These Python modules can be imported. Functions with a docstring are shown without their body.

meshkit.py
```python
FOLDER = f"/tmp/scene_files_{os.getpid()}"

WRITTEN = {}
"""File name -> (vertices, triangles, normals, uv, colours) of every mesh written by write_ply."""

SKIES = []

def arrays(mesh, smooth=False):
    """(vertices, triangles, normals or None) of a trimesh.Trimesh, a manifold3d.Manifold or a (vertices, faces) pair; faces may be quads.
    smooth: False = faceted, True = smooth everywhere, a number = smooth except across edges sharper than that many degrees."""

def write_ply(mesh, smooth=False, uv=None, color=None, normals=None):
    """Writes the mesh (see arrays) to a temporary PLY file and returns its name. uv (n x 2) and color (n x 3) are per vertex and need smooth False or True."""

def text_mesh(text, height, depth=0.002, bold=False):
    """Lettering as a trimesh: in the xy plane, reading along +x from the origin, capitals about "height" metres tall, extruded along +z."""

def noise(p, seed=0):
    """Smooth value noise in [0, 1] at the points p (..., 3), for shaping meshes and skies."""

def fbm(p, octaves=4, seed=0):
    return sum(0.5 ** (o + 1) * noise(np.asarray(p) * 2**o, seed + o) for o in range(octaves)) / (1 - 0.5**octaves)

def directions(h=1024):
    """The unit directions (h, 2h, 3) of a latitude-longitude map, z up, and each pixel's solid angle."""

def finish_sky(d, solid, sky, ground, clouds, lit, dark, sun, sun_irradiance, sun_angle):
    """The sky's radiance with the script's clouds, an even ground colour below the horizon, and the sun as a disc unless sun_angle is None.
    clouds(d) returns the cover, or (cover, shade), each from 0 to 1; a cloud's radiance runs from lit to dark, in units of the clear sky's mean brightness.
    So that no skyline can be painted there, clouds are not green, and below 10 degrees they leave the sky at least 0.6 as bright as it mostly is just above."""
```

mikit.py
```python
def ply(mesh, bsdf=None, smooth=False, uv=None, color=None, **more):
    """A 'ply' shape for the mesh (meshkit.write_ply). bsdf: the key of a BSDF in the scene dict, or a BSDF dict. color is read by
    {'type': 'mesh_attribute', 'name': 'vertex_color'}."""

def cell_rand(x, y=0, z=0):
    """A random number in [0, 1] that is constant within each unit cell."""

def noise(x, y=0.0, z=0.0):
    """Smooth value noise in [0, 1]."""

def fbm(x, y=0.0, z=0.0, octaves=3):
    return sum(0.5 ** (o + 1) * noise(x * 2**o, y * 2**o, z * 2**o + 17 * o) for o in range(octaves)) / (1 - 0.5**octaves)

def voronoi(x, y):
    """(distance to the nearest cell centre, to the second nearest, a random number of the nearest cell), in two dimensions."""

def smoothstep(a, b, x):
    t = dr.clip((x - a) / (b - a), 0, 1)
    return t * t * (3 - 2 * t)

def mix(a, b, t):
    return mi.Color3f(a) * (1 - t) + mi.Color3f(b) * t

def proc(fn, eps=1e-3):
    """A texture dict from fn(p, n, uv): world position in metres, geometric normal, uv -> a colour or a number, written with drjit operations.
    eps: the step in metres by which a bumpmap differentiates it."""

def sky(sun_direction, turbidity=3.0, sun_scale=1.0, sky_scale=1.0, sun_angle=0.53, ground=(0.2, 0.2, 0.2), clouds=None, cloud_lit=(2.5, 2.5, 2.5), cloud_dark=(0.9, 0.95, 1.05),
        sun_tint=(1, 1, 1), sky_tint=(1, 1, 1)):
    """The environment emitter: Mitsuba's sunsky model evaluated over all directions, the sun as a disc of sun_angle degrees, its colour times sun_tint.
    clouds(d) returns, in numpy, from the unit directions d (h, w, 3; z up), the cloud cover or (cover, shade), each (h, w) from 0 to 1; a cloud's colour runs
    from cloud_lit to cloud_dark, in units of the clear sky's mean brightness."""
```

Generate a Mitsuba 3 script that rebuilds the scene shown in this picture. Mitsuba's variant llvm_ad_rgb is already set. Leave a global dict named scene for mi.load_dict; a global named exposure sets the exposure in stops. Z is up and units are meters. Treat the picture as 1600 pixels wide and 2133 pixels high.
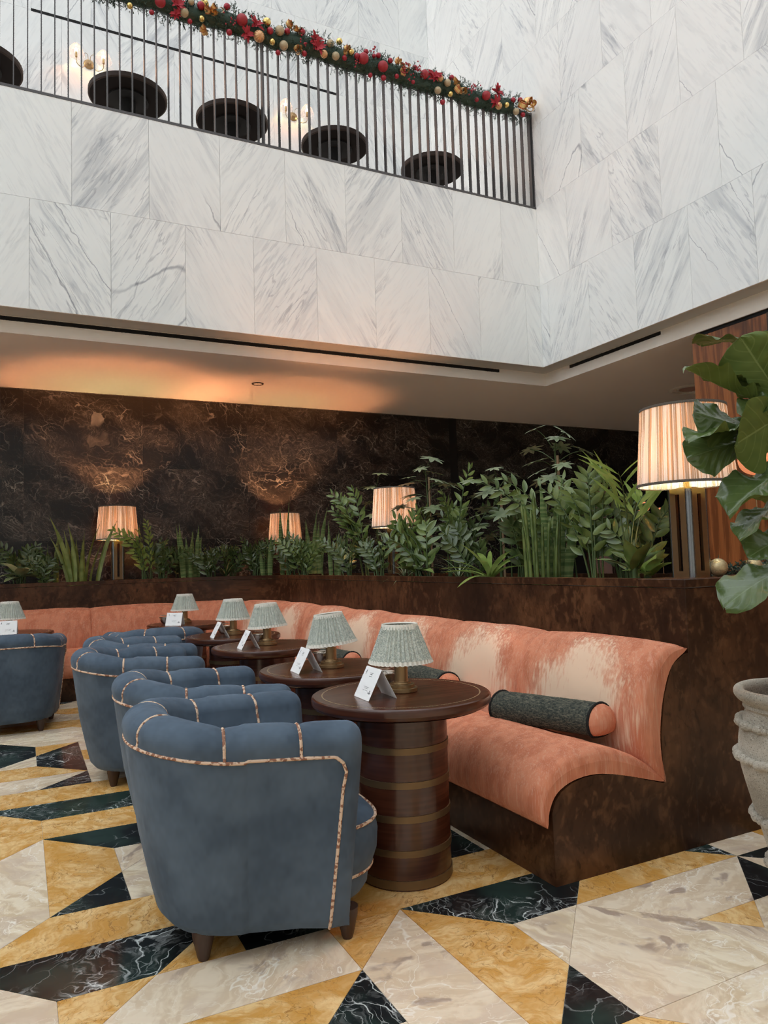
import math, random
import numpy as np, trimesh, drjit as dr, mitsuba as mi
import shapely, shapely.geometry as sg, shapely.ops as so
import mikit, meshkit
from mikit import noise, fbm, voronoi, smoothstep, mix, cell_rand
from mitsuba import ScalarTransform4f as T

# ---------------------------------------------------------------- camera, sky, exposure
exposure = -0.50
scene = {}
labels = {}
EYE = np.array([0, 0, 1.28])
FWD = np.array([0.4449529, 0.89302213, 0.06729337])
UP = np.array([-0.00266973, -0.07381858, 0.99726811])
scene['camera'] = {'type': 'perspective', 'fov': 55.42237, 'fov_axis': 'x', 'near_clip': 0.05, 'far_clip': 200.0,
                   'to_world': T().look_at(origin=EYE.tolist(), target=(EYE + FWD).tolist(), up=UP.tolist())}
SKY_COLOR = (19.6, 20.9, 22.0)
scene['sky'] = mikit.sky((0.2, -0.3, 0.9), turbidity=4.0, sun_scale=0.0, sky_scale=1.0, ground=(0.3, 0.3, 0.3),
                         clouds=lambda d: np.ones(d.shape[:2]), cloud_lit=SKY_COLOR, cloud_dark=SKY_COLOR)

# ---------------------------------------------------------------- bookkeeping
used = {}
def numbered(key):
    if key not in used:
        used[key] = 0
        return key
    used[key] += 1
    return '%s_%03d' % (key, used[key])

def add(name, mesh, bsdf, parent=None, smooth=False, label=None, cat=None, group=None, kind=None, tw=None, uv=None, color=None, emit=None):
    key = numbered((parent + '__' if parent else '') + name)
    d = dict(mesh) if isinstance(mesh, dict) else mikit.ply(mesh, bsdf, smooth=smooth, uv=uv, color=color)
    if isinstance(mesh, dict) and bsdf is not None:
        d['bsdf'] = {'type': 'ref', 'id': bsdf}
    if tw is not None:
        d['to_world'] = tw
    if emit is not None:
        d['emitter'] = {'type': 'area', 'radiance': {'type': 'rgb', 'value': list(emit)}}
    scene[key] = d
    tag(key, label, cat, group, kind)
    return key

def tag(key, label=None, cat=None, group=None, kind=None):
    e = {}
    if label: e['label'] = label
    if cat: e['category'] = cat
    if group: e['group'] = group
    if kind: e['kind'] = kind
    if e: labels[key] = {**labels.get(key, {}), **e}

def thing(name, label, cat, group=None):
    key = numbered(name)
    tag(key, label, cat, group)
    return key

def struct(name, mesh, bsdf, parent=None, smooth=False, **k):
    return add(name, mesh, bsdf, parent, smooth, kind='structure' if parent is None else None, **k)

# ---------------------------------------------------------------- mesh helpers
def cat_(ms):
    vs, fs, o = [], [], 0
    for m in ms:
        v, f = (np.asarray(m.vertices), np.asarray(m.faces)) if hasattr(m, 'vertices') else (np.asarray(m[0], float), np.asarray(m[1]))
        if f.shape[1] == 4:
            f = np.vstack([f[:, [0, 1, 2]], f[:, [0, 2, 3]]])
        vs.append(v); fs.append(f + o); o += len(v)
    return trimesh.Trimesh(np.vstack(vs), np.vstack(fs), process=False)

def box(x0, x1, y0, y1, z0, z1):
    m = trimesh.creation.box((x1 - x0, y1 - y0, z1 - z0))
    m.apply_translation(((x0 + x1) / 2, (y0 + y1) / 2, (z0 + z1) / 2))
    return m

def rbox(x0, x1, y0, y1, z0, z1, r=0.004):
    a = np.array([(x1 - x0) / 2, (y1 - y0) / 2, (z1 - z0) / 2]); c = np.array([x0 + x1, y0 + y1, z0 + z1]) / 2
    p = []
    for s in np.ndindex(2, 2, 2):
        s = np.array(s) * 2 - 1
        for k in range(3):
            q = a - r; q[k] = a[k]; p.append(c + s * q)
    return trimesh.convex.convex_hull(np.array(p))

def lathe(prof, n=32, mod=None):
    prof = np.asarray(prof, float); m = len(prof)
    th = np.arange(n) * 2 * np.pi / n
    R = prof[:, 0][:, None] * np.ones(n)[None]
    if mod is not None: R = R * mod(th[None, :], prof[:, 1][:, None])
    v = np.stack([R * np.cos(th), R * np.sin(th), np.repeat(prof[:, 1][:, None], n, 1)], -1).reshape(-1, 3)
    i, j = np.meshgrid(np.arange(m - 1), np.arange(n), indexing='ij')
    j2 = (j + 1) % n
    q = np.stack([i * n + j, i * n + j2, (i + 1) * n + j2, (i + 1) * n + j], -1).reshape(-1, 4)
    return trimesh.Trimesh(v, np.vstack([q[:, [0, 1, 2]], q[:, [0, 2, 3]]]), process=False)

def tube(pts, r, n=8, closed=False, caps=True):
    p = np.asarray(pts, float); m = len(p)
    if closed:
        t = np.roll(p, -1, 0) - np.roll(p, 1, 0)
    else:
        t = np.gradient(p, axis=0)
    t /= np.linalg.norm(t, axis=1, keepdims=True) + 1e-12
    ref = np.array([0, 0, 1.0]) if abs(t[0, 2]) < 0.9 else np.array([1.0, 0, 0])
    a = np.cross(t[0], ref); a /= np.linalg.norm(a)
    A = [a]
    for k in range(1, m):
        a = A[-1] - t[k] * (A[-1] @ t[k]); a /= np.linalg.norm(a) + 1e-12; A.append(a)
    A = np.array(A); B = np.cross(t, A)
    th = np.arange(n) * 2 * np.pi / n
    r = np.broadcast_to(r, (m,))
    v = p[:, None] + r[:, None, None] * (np.cos(th)[None, :, None] * A[:, None] + np.sin(th)[None, :, None] * B[:, None])
    v = v.reshape(-1, 3)
    k = m if closed else m - 1
    i, j = np.meshgrid(np.arange(k), np.arange(n), indexing='ij')
    i2, j2 = (i + 1) % m, (j + 1) % n
    q = np.stack([i * n + j, i2 * n + j, i2 * n + j2, i * n + j2], -1).reshape(-1, 4)[:, ::-1]
    f = np.vstack([q[:, [0, 1, 2]], q[:, [0, 2, 3]]])
    if caps and not closed:
        v = np.vstack([v, p[0], p[-1]]); e = len(v)
        jj = np.arange(n); j2 = (jj + 1) % n
        f = np.vstack([f, np.stack([np.full(n, e - 2), jj, j2], 1)[:, ::-1][:, ::-1], np.stack([np.full(n, e - 1), (m - 1) * n + j2, (m - 1) * n + jj], 1)])
    return trimesh.Trimesh(v, f, process=False)

def grid(P, closed_u=False, closed_v=False):
    """P: (nu, nv, 3) points -> mesh."""
    P = np.asarray(P, float); nu, nv = P.shape[:2]
    i, j = np.meshgrid(np.arange(nu if closed_u else nu - 1), np.arange(nv if closed_v else nv - 1), indexing='ij')
    i2, j2 = (i + 1) % nu, (j + 1) % nv
    q = np.stack([i * nv + j, i2 * nv + j, i2 * nv + j2, i * nv + j2], -1).reshape(-1, 4)
    return trimesh.Trimesh(P.reshape(-1, 3), np.vstack([q[:, [0, 1, 2]], q[:, [0, 2, 3]]]), process=False)

def fan(ring, c=None):
    ring = np.asarray(ring, float); n = len(ring)
    c = ring.mean(0) if c is None else c
    i = np.arange(n)
    return trimesh.Trimesh(np.vstack([ring, c]), np.stack([i, (i + 1) % n, np.full(n, n)], 1), process=False)

def prism(poly, h, z0=0.0):
    m = trimesh.creation.extrude_polygon(poly, h, engine='earcut'); m.apply_translation((0, 0, z0))
    return m

def catmull(pts, n=8):
    p = np.asarray(pts, float)
    p = np.vstack([2 * p[0] - p[1], p, 2 * p[-1] - p[-2]])
    out = []
    for k in range(1, len(p) - 2):
        t = np.linspace(0, 1, n, endpoint=False)[:, None]
        a, b, c, d = p[k - 1], p[k], p[k + 1], p[k + 2]
        out.append(0.5 * (2 * b + (c - a) * t + (2 * a - 5 * b + 4 * c - d) * t ** 2 + (3 * b - a - 3 * c + d) * t ** 3))
    return np.vstack(out + [p[-2:-1]])

def place(x, y, z, rz=0.0, s=1.0):
    t = T().translate([x, y, z])
    if rz: t = t.rotate([0, 0, 1], rz)
    if s != 1.0: t = t.scale(s)
    return t

# ---------------------------------------------------------------- materials
def pr(name, color, rough=0.5, **k):
    c = {'type': 'rgb', 'value': list(color)} if isinstance(color, (tuple, list)) else color
    d = {'type': 'principled', 'base_color': c, 'roughness': rough, 'specular': k.pop('specular', 0.5), **k}
    scene['mat_' + name] = {'type': 'twosided', 'bsdf': d}
    return 'mat_' + name

C3 = mi.Color3f
def ridge(n, w):
    """thin line where a noise passes one half"""
    return 1 - smoothstep(0.0, w, dr.abs(n - 0.5))

def white_marble(p, n, uv):
    u, v = uv.x, uv.y
    w = noise(u * 1.6, v * 0.7, 3.1) - 0.5
    a = u + w * 0.10
    streak = fbm(a * 15, v * 1.5, 0.7, octaves=5)
    fine = fbm(a * 60, v * 7.0, 5.0, octaves=3)
    patch = smoothstep(0.38, 0.68, fbm(u * 2.6, v * 0.9, 9.0, octaves=3))
    tone = smoothstep(0.35, 0.7, noise(u * 0.4, v * 0.4, 50.0))
    grey = smoothstep(0.46, 0.72, streak) * (0.25 + 0.75 * patch) * (0.32 + 0.42 * tone) + smoothstep(0.50, 0.76, fine) * (0.12 + 0.34 * patch)
    jag = (fbm(u * 16, v * 9, 8.0, octaves=4) - 0.5) * 0.05
    hair = ridge(fbm(a * 9 + jag * 5, v * 0.8, 22.0, octaves=4), 0.02) * patch * 0.45
    vein = hair + ridge(noise((u + jag) * 2.4, v * 0.16, 2.0), 0.008) * smoothstep(0.50, 0.66, noise(u * 2.1, v * 0.8, 4.0)) * 0.75
    c = mix(C3(0.785, 0.79, 0.77), C3(0.47, 0.485, 0.50), dr.clip(grey, 0, 1))
    warm = noise(u * 1.0, v * 1.0, 20.0)
    c = c * (0.955 + 0.06 * C3(warm, warm, warm * 0.8))
    return mix(c, C3(0.28, 0.29, 0.31), dr.clip(vein, 0, 1))
M_MARBLE = pr('white_marble', mikit.proc(white_marble), 0.35, specular=0.4)

def dark_marble(p, n, uv):
    u, v = uv.x, uv.y
    wx = fbm(u * 2.6, v * 2.6, 1.0, octaves=4) - 0.5
    wy = fbm(u * 2.6, v * 2.6, 7.0, octaves=4) - 0.5
    jx = fbm(u * 30, v * 30, 3.0, octaves=3) - 0.5
    jy = fbm(u * 30, v * 30, 9.0, octaves=3) - 0.5
    a, b = u + wx * 0.40 + jx * 0.04, v + wy * 0.34 + jy * 0.04
    cloud = smoothstep(0.38, 0.66, fbm(a * 1.6 + b * 0.6, b * 4.0, 3.0, octaves=5))
    d1, d2, _ = voronoi(a * 3.6, b * 5.0)
    crack = 1 - smoothstep(0.0, 0.05, d2 - d1)
    e1, e2, _ = voronoi(a * 11 + b * 4, b * 16)
    crack2 = 1 - smoothstep(0.0, 0.10, e2 - e1)
    lace = ridge(fbm(a * 14, b * 22, 4.0, octaves=4), 0.03)
    g = smoothstep(0.38, 0.66, fbm(u * 2.0 + 5, v * 2.6, 11.0, octaves=3))
    keep = smoothstep(0.34, 0.60, noise(u * 8, v * 8, 3.0))
    fine = smoothstep(0.42, 0.70, fbm(a * 45, b * 70, 2.0, octaves=3))
    c = mix(C3(0.0125, 0.0120, 0.0118), C3(0.056, 0.050, 0.043), cloud * (0.35 + 0.65 * fine))
    c = mix(c, C3(0.26, 0.235, 0.20), dr.clip(crack2 * (0.15 + 0.85 * g) * (0.3 + 0.5 * keep) * 0.75 + lace * cloud * 0.55, 0, 1))
    return mix(c, C3(0.38, 0.35, 0.30), dr.clip(crack * (0.2 + 0.8 * g) * 0.85 * keep, 0, 1))
M_DARK = pr('dark_marble', mikit.proc(dark_marble), 0.2, specular=0.3)

def black_stone(p, n, uv):
    u, v = uv.x, uv.y
    wx = fbm(u * 5, v * 5, 1.0, octaves=4) - 0.5
    wy = fbm(u * 5, v * 5, 8.0, octaves=4) - 0.5
    jx = fbm(u * 40, v * 40, 3.0, octaves=3) - 0.5
    jy = fbm(u * 40, v * 40, 9.0, octaves=3) - 0.5
    a, b = u + wx * 0.20 + jx * 0.022, v + wy * 0.20 + jy * 0.022
    dens = smoothstep(0.40, 0.64, fbm(u * 4.0, v * 4.0, 4.0, octaves=3))
    d1, d2, _ = voronoi(a * 9 + b * 3, b * 5.5)
    v1 = 1 - smoothstep(0.0, 0.055, d2 - d1)
    e1, e2, _ = voronoi(a * 26, b * 17 + a * 6)
    v2 = 1 - smoothstep(0.0, 0.10, e2 - e1)
    k1 = smoothstep(0.34, 0.62, noise(u * 13, v * 13, 2.0))
    k2 = smoothstep(0.30, 0.62, noise(u * 19, v * 19, 6.0))
    hot = smoothstep(0.60, 0.72, fbm(u * 3.0, v * 3.0, 31.0, octaves=3))
    green = smoothstep(0.4, 0.75, fbm(u * 5, v * 5, 12.0, octaves=4))
    haze = smoothstep(0.45, 0.8, fbm(a * 70, b * 55, 5.0, octaves=3)) * (dens * 0.10 + hot * 0.3)
    c = mix(C3(0.010, 0.012, 0.013), C3(0.022, 0.040, 0.034), green)
    k = dr.clip(v1 * (0.22 + 0.75 * dens) * k1 + v2 * (dens * 0.40 + hot * 0.5) * k2 + haze, 0, 1)
    return mix(c, C3(0.62, 0.65, 0.64), k)
M_BLACK = pr('black_stone', mikit.proc(black_stone), 0.14, specular=0.22)

def yellow_stone(p, n, uv):
    u, v = uv.x, uv.y
    w = fbm(u * 9, v * 9, 1.0, octaves=4) - 0.5
    a, b = u + w * 0.10, v + w * 0.13
    blot = fbm(a * 13, b * 26, 3.0, octaves=5)
    c = mix(C3(0.60, 0.31, 0.075), C3(0.80, 0.56, 0.27), smoothstep(0.30, 0.76, blot * 0.65 + 0.35 * fbm(a * 60, b * 90, 7.0, octaves=3)))
    c = mix(c, C3(0.56, 0.275, 0.055), smoothstep(0.48, 0.68, fbm(u * 6, v * 8, 9.0, octaves=4)) * 0.55)
    vein = ridge(fbm(a * 14, b * 30, 6.0, octaves=5), 0.026) * 0.8
    vein2 = ridge(fbm(a * 34, b * 70, 16.0, octaves=4), 0.030) * 0.45
    k = dr.clip(vein + vein2, 0, 1) * (0.25 + 0.75 * smoothstep(0.3, 0.6, noise(u * 12, v * 12, 5.0)))
    return mix(c, C3(0.36, 0.17, 0.045), k)
M_YELLOW = pr('yellow_stone', mikit.proc(yellow_stone), 0.2, specular=0.4)

def cream_stone(p, n, uv):
    u, v = uv.x, uv.y
    w = fbm(u * 6, v * 6, 1.0, octaves=4) - 0.5
    w2 = fbm(u * 6, v * 6, 11.0, octaves=4) - 0.5
    a, b = u + w * 0.13, v + w2 * 0.12
    s = fbm(a * 6, b * 34, 3.0, octaves=5)
    g = fbm(a * 40, b * 60, 13.0, octaves=3)
    kind = smoothstep(0.42, 0.60, noise(u * 1.1, v * 1.1, 40.0))
    c = mix(C3(0.62, 0.49, 0.325), C3(0.80, 0.69, 0.52), smoothstep(0.36, 0.64, s * 0.7 + g * 0.3))
    c = mix(c, C3(0.55, 0.43, 0.325), smoothstep(0.50, 0.70, fbm(a * 7, b * 12, 8.0, octaves=5)) * 0.65)
    c = mix(c, C3(0.71, 0.56, 0.425), kind * 0.35)
    lace = ridge(fbm(a * 11, b * 16, 6.0, octaves=5), 0.022)
    lace2 = ridge(fbm(a * 26, b * 34, 26.0, octaves=4), 0.03)
    kk = smoothstep(0.40, 0.65, noise(u * 7, v * 7, 4.0))
    big = ridge(fbm(a * 2.6, b * 3.4, 16.0, octaves=5), 0.008)
    c = mix(c, C3(0.88, 0.81, 0.70), dr.clip(lace * (0.30 + 0.5 * kk) + lace2 * 0.35 * kk + big * 0.8, 0, 1))
    dk = smoothstep(0.60, 0.74, fbm(a * 9, b * 13, 14.0, octaves=5)) * smoothstep(0.52, 0.66, noise(u * 2.4, v * 2.4, 7.0))
    return mix(c, C3(0.27, 0.18, 0.145), dk * 0.65)
M_CREAM = pr('cream_stone', mikit.proc(cream_stone), 0.2, specular=0.4)

def burl(p, n, uv):
    s = p.x + p.y
    w = fbm(s * 5.0, p.z * 5.0, p.y * 0.4, octaves=3) - 0.5
    w2 = fbm(s * 9.0, p.z * 9.0, p.y * 0.4 + 30, octaves=3) - 0.5
    f = fbm(s * 5 + w * 0.8, p.z * 4 + w2 * 0.8, p.y * 0.5, octaves=5)
    g = fbm(s * 40 + w * 3, p.z * 27 + w2 * 3, p.y, octaves=5)
    h = ridge(fbm(s * 15 + w * 1.5, p.z * 10 - w2 * 1.5, p.y, octaves=5), 0.06)
    band = fbm(s * 2.4, 3.0, 1.0, octaves=2)
    blot = smoothstep(0.46, 0.68, fbm(s * 3.0, p.z * 2.6, 21.0, octaves=5))
    c = mix(C3(0.120, 0.050, 0.022), C3(0.060, 0.024, 0.011), smoothstep(0.36, 0.62, f))
    c = mix(c, C3(0.190, 0.088, 0.040), smoothstep(0.50, 0.72, g) * 0.6)
    c = mix(c, C3(0.030, 0.012, 0.006), smoothstep(0.42, 0.30, g) * 0.5 + h * 0.25)
    return mix(c, C3(0.022, 0.010, 0.006), blot * 0.55 + smoothstep(0.52, 0.70, band) * 0.30) * 0.80
M_BURL = pr('burl_wood', mikit.proc(burl), 0.34, specular=0.25)

def red_wood(p, n, uv):
    s = p.x + p.y
    w = fbm(s * 2.0, p.z * 0.5, 1.0, octaves=3) - 0.5
    g = fbm(s * 34 + w * 7, p.z * 1.0 + w * 1.5, 2.0, octaves=4)
    f = fbm(s * 120, p.z * 5, 4.0, octaves=2)
    fig = smoothstep(0.52, 0.75, fbm(s * 5 + w * 2, p.z * 2.0 + w * 2, 5.0, octaves=4))
    c = mix(C3(0.260, 0.085, 0.026), C3(0.140, 0.042, 0.013), smoothstep(0.35, 0.65, g))
    c = mix(c, C3(0.34, 0.13, 0.045), smoothstep(0.55, 0.8, f) * 0.35)
    return mix(c, C3(0.035, 0.010, 0.005), fig * 0.65)
M_REDWOOD = pr('red_wood', mikit.proc(red_wood), 0.32)

def mahogany(p, n, uv):
    g = fbm(p.x * 5, p.y * 5, p.z * 90, octaves=3)
    top = fbm(p.x * 4, p.y * 55, 3.0, octaves=3)
    k = dr.select(dr.abs(n.z) > 0.7, top, g)
    return mix(C3(0.064, 0.0175, 0.0075), C3(0.042, 0.0105, 0.0048), smoothstep(0.3, 0.7, k))
M_MAHOG = pr('mahogany', mikit.proc(mahogany), 0.22, specular=0.5, clearcoat=0.6, clearcoat_gloss=0.93)

def pink_velvet(p, n, uv):
    # uv: x along the bench in segment widths (0..1 inside a segment), y up the cushion
    s = p.x + p.y * 0.97
    r = p.x - p.y
    fib = fbm(s * 14, p.z * 9, r * 14, octaves=4)
    scr = fbm(s * 170, p.z * 16, r * 170, octaves=2)
    scr2 = fbm(s * 60, p.z * 7, r * 60, octaves=3)
    w = fbm(s * 6, p.z * 5, r * 6, octaves=4) - 0.5
    du, dv = (uv.x - 0.47) / 0.36, (uv.y - 0.43) / 0.40
    rub = smoothstep(1.20, 0.62, dr.sqrt(du * du + dv * dv) + w * 0.9 + (scr2 - 0.5) * 0.8)
    rub = rub * smoothstep(-0.5, 0.0, uv.y)
    c = mix(C3(0.60, 0.228, 0.128), C3(0.49, 0.162, 0.086), smoothstep(0.35, 0.65, fib))
    c = mix(c, C3(0.66, 0.36, 0.25), smoothstep(0.50, 0.78, scr) * 0.35 + smoothstep(0.52, 0.75, scr2) * 0.35)
    return mix(c, C3(0.78, 0.56, 0.40), dr.clip(rub, 0, 1) * 0.95)
M_PINK = pr('pink_velvet', mikit.proc(pink_velvet), 0.75, specular=0.2, sheen=0.5, sheen_tint=0.6)

def blue_velvet(p, n, uv):
    a = fbm(p.x * 7, p.y * 7, p.z * 7, octaves=4)
    b = fbm(p.x * 60, p.y * 60, p.z * 25, octaves=2)
    c = mix(C3(0.058, 0.084, 0.118), C3(0.086, 0.120, 0.162), smoothstep(0.3, 0.7, a))
    return c * (0.88 + 0.24 * b)
M_BLUE = pr('blue_velvet', mikit.proc(blue_velvet), 0.75, specular=0.2, sheen=1.0, sheen_tint=0.5)

def piping_cloth(p, n, uv):
    k = fbm(p.x * 90, p.y * 90, p.z * 90, octaves=2)
    return mix(C3(0.66, 0.48, 0.35), C3(0.27, 0.12, 0.07), smoothstep(0.48, 0.60, k))
M_PIPING = pr('piping', mikit.proc(piping_cloth), 0.7)

def tweed(p, n, uv):
    a = fbm(p.x * 60, p.y * 160, p.z * 160, octaves=3)
    b = fbm(p.x * 200, p.y * 40, p.z * 200, octaves=2)
    c = mix(C3(0.016, 0.022, 0.018), C3(0.060, 0.062, 0.045), smoothstep(0.35, 0.65, a))
    return mix(c, C3(0.16, 0.145, 0.105), smoothstep(0.58, 0.75, b) * 0.6)
M_TWEED = pr('tweed', mikit.proc(tweed), 0.85)

def speckled(p, n, uv):
    k = fbm(p.x * 420, p.y * 420, p.z * 420, octaves=2)
    return mix(C3(0.19, 0.225, 0.20), C3(0.62, 0.63, 0.55), smoothstep(0.36, 0.60, k))
M_SPECK = pr('speckled_cloth', mikit.proc(speckled), 0.8)
M_TRIM = pr('cream_trim', (0.72, 0.70, 0.62), 0.8)

def urn_stone(p, n, uv):
    a = fbm(p.x * 260, p.y * 260, p.z * 260, octaves=3)
    b = fbm(p.x * 9, p.y * 7, p.z * 7, octaves=3)
    c = mix(C3(0.25, 0.222, 0.175), C3(0.39, 0.355, 0.295), smoothstep(0.3, 0.7, b))
    c = mix(c, C3(0.10, 0.09, 0.075), smoothstep(0.58, 0.72, a) * 0.7)
    return mix(c, C3(0.55, 0.53, 0.48), smoothstep(0.36, 0.22, a) * 0.7)
M_STONE = pr('urn_stone', mikit.proc(urn_stone), 0.9)

def striped_shade(p, n, uv):
    s = noise(uv.x * 210, 1.0, 2.0)
    s2 = noise(uv.x * 120, 5.0, 2.0)
    t = noise(uv.x * 330, 9.0, uv.y * 0.7)
    c = mix(C3(0.84, 0.72, 0.60), C3(0.62, 0.36, 0.18), smoothstep(0.45, 0.60, s2) * 0.9)
    c = mix(c, C3(0.36, 0.27, 0.19), smoothstep(0.52, 0.66, s) * 0.8)
    return mix(c, C3(0.92, 0.86, 0.78), smoothstep(0.62, 0.75, t) * 0.7)
scene['mat_shade'] = {'type': 'principledthin', 'base_color': mikit.proc(striped_shade), 'roughness': 0.9, 'spec_trans': 0.0, 'diff_trans': 0.029, 'eta': 1.3}
scene['mat_small_shade'] = {'type': 'principledthin', 'base_color': {'type': 'rgb', 'value': [0.9, 0.75, 0.55]}, 'roughness': 0.6, 'spec_trans': 0.0, 'diff_trans': 1.2, 'eta': 1.3}

scene['mat_glow_glass'] = {'type': 'blendbsdf', 'weight': 0.03, 'a': {'type': 'thindielectric', 'int_ior': 1.4}, 'b': {'type': 'principledthin', 'base_color': {'type': 'rgb', 'value': [0.95, 0.78, 0.55]}, 'roughness': 0.6, 'spec_trans': 0.0, 'diff_trans': 1.4, 'eta': 1.3}}
M_CEIL = pr('plaster', (0.80, 0.71, 0.64), 0.9)
M_FASCIA = pr('fascia', (0.80, 0.74, 0.66), 0.7)
M_VOID = pr('void', (0.006, 0.006, 0.006), 0.9)
M_IRON = pr('iron', (0.085, 0.08, 0.08), 0.42, metallic=0.5)
M_BRONZE = pr('bronze', (0.26, 0.165, 0.085), 0.38, metallic=0.85)
M_BRASS = pr('brass', (0.36, 0.235, 0.12), 0.36, metallic=0.9)
M_BAND = pr('band', (0.19, 0.125, 0.066), 0.42, metallic=0.8)
M_INLAY = pr('inlay', (0.45, 0.33, 0.2), 0.35, metallic=0.7)
M_LEG = pr('leg_wood', (0.045, 0.022, 0.014), 0.4)
M_GROUT = pr('grout', (0.58, 0.50, 0.38), 0.7)
M_GROUTD = pr('grout_dark', (0.13, 0.11, 0.09), 0.7)
M_GROUTW = pr('grout_white', (0.46, 0.45, 0.42), 0.8)
M_OUTER = pr('outer_wall', (0.72, 0.71, 0.69), 0.8)
M_SOIL = pr('soil', (0.035, 0.024, 0.016), 0.95)
M_PAPER = pr('paper', (0.85, 0.85, 0.84), 0.6)
M_INK = pr('ink', (0.16, 0.16, 0.17), 0.7)
M_SILVER = pr('silver', (0.62, 0.58, 0.52), 0.2, metallic=1.0)
M_DARKMETAL = pr('dark_metal', (0.045, 0.030, 0.024), 0.6, specular=0.2)
M_UNDER = pr('table_underside', (0.012, 0.009, 0.008), 0.8, specular=0.1)
M_BLUSH = pr('blush', (0.50, 0.31, 0.26), 0.5)
M_SHADETRIM = pr('shade_trim', (0.10, 0.085, 0.07), 0.8)
scene['mat_glass'] = {'type': 'dielectric', 'int_ior': 1.5, 'ext_ior': 1.0}
scene['mat_thin_glass'] = {'type': 'thindielectric', 'int_ior': 1.45}
scene['mat_crystal'] = {'type': 'roughconductor', 'specular_reflectance': {'type': 'rgb', 'value': [0.27, 0.30, 0.33]}, 'alpha': 0.12}

# ---------------------------------------------------------------- setting: floor
FX, FY = lambda i: 0.10 + 0.289 * i, lambda j: 1.60 + 0.2965 * j
rng = random.Random(4)
def tile_uv(v2, ang=None, mirror=False):
    ang = rng.uniform(0, 6.28) if ang is None else ang
    c, s = math.cos(ang), math.sin(ang)
    ox, oy = rng.uniform(-60, 60), rng.uniform(-60, 60)
    x = -v2[:, 0] if mirror else v2[:, 0]
    return np.stack([c * x - s * v2[:, 1] + ox, s * x + c * v2[:, 1] + oy], 1)

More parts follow.
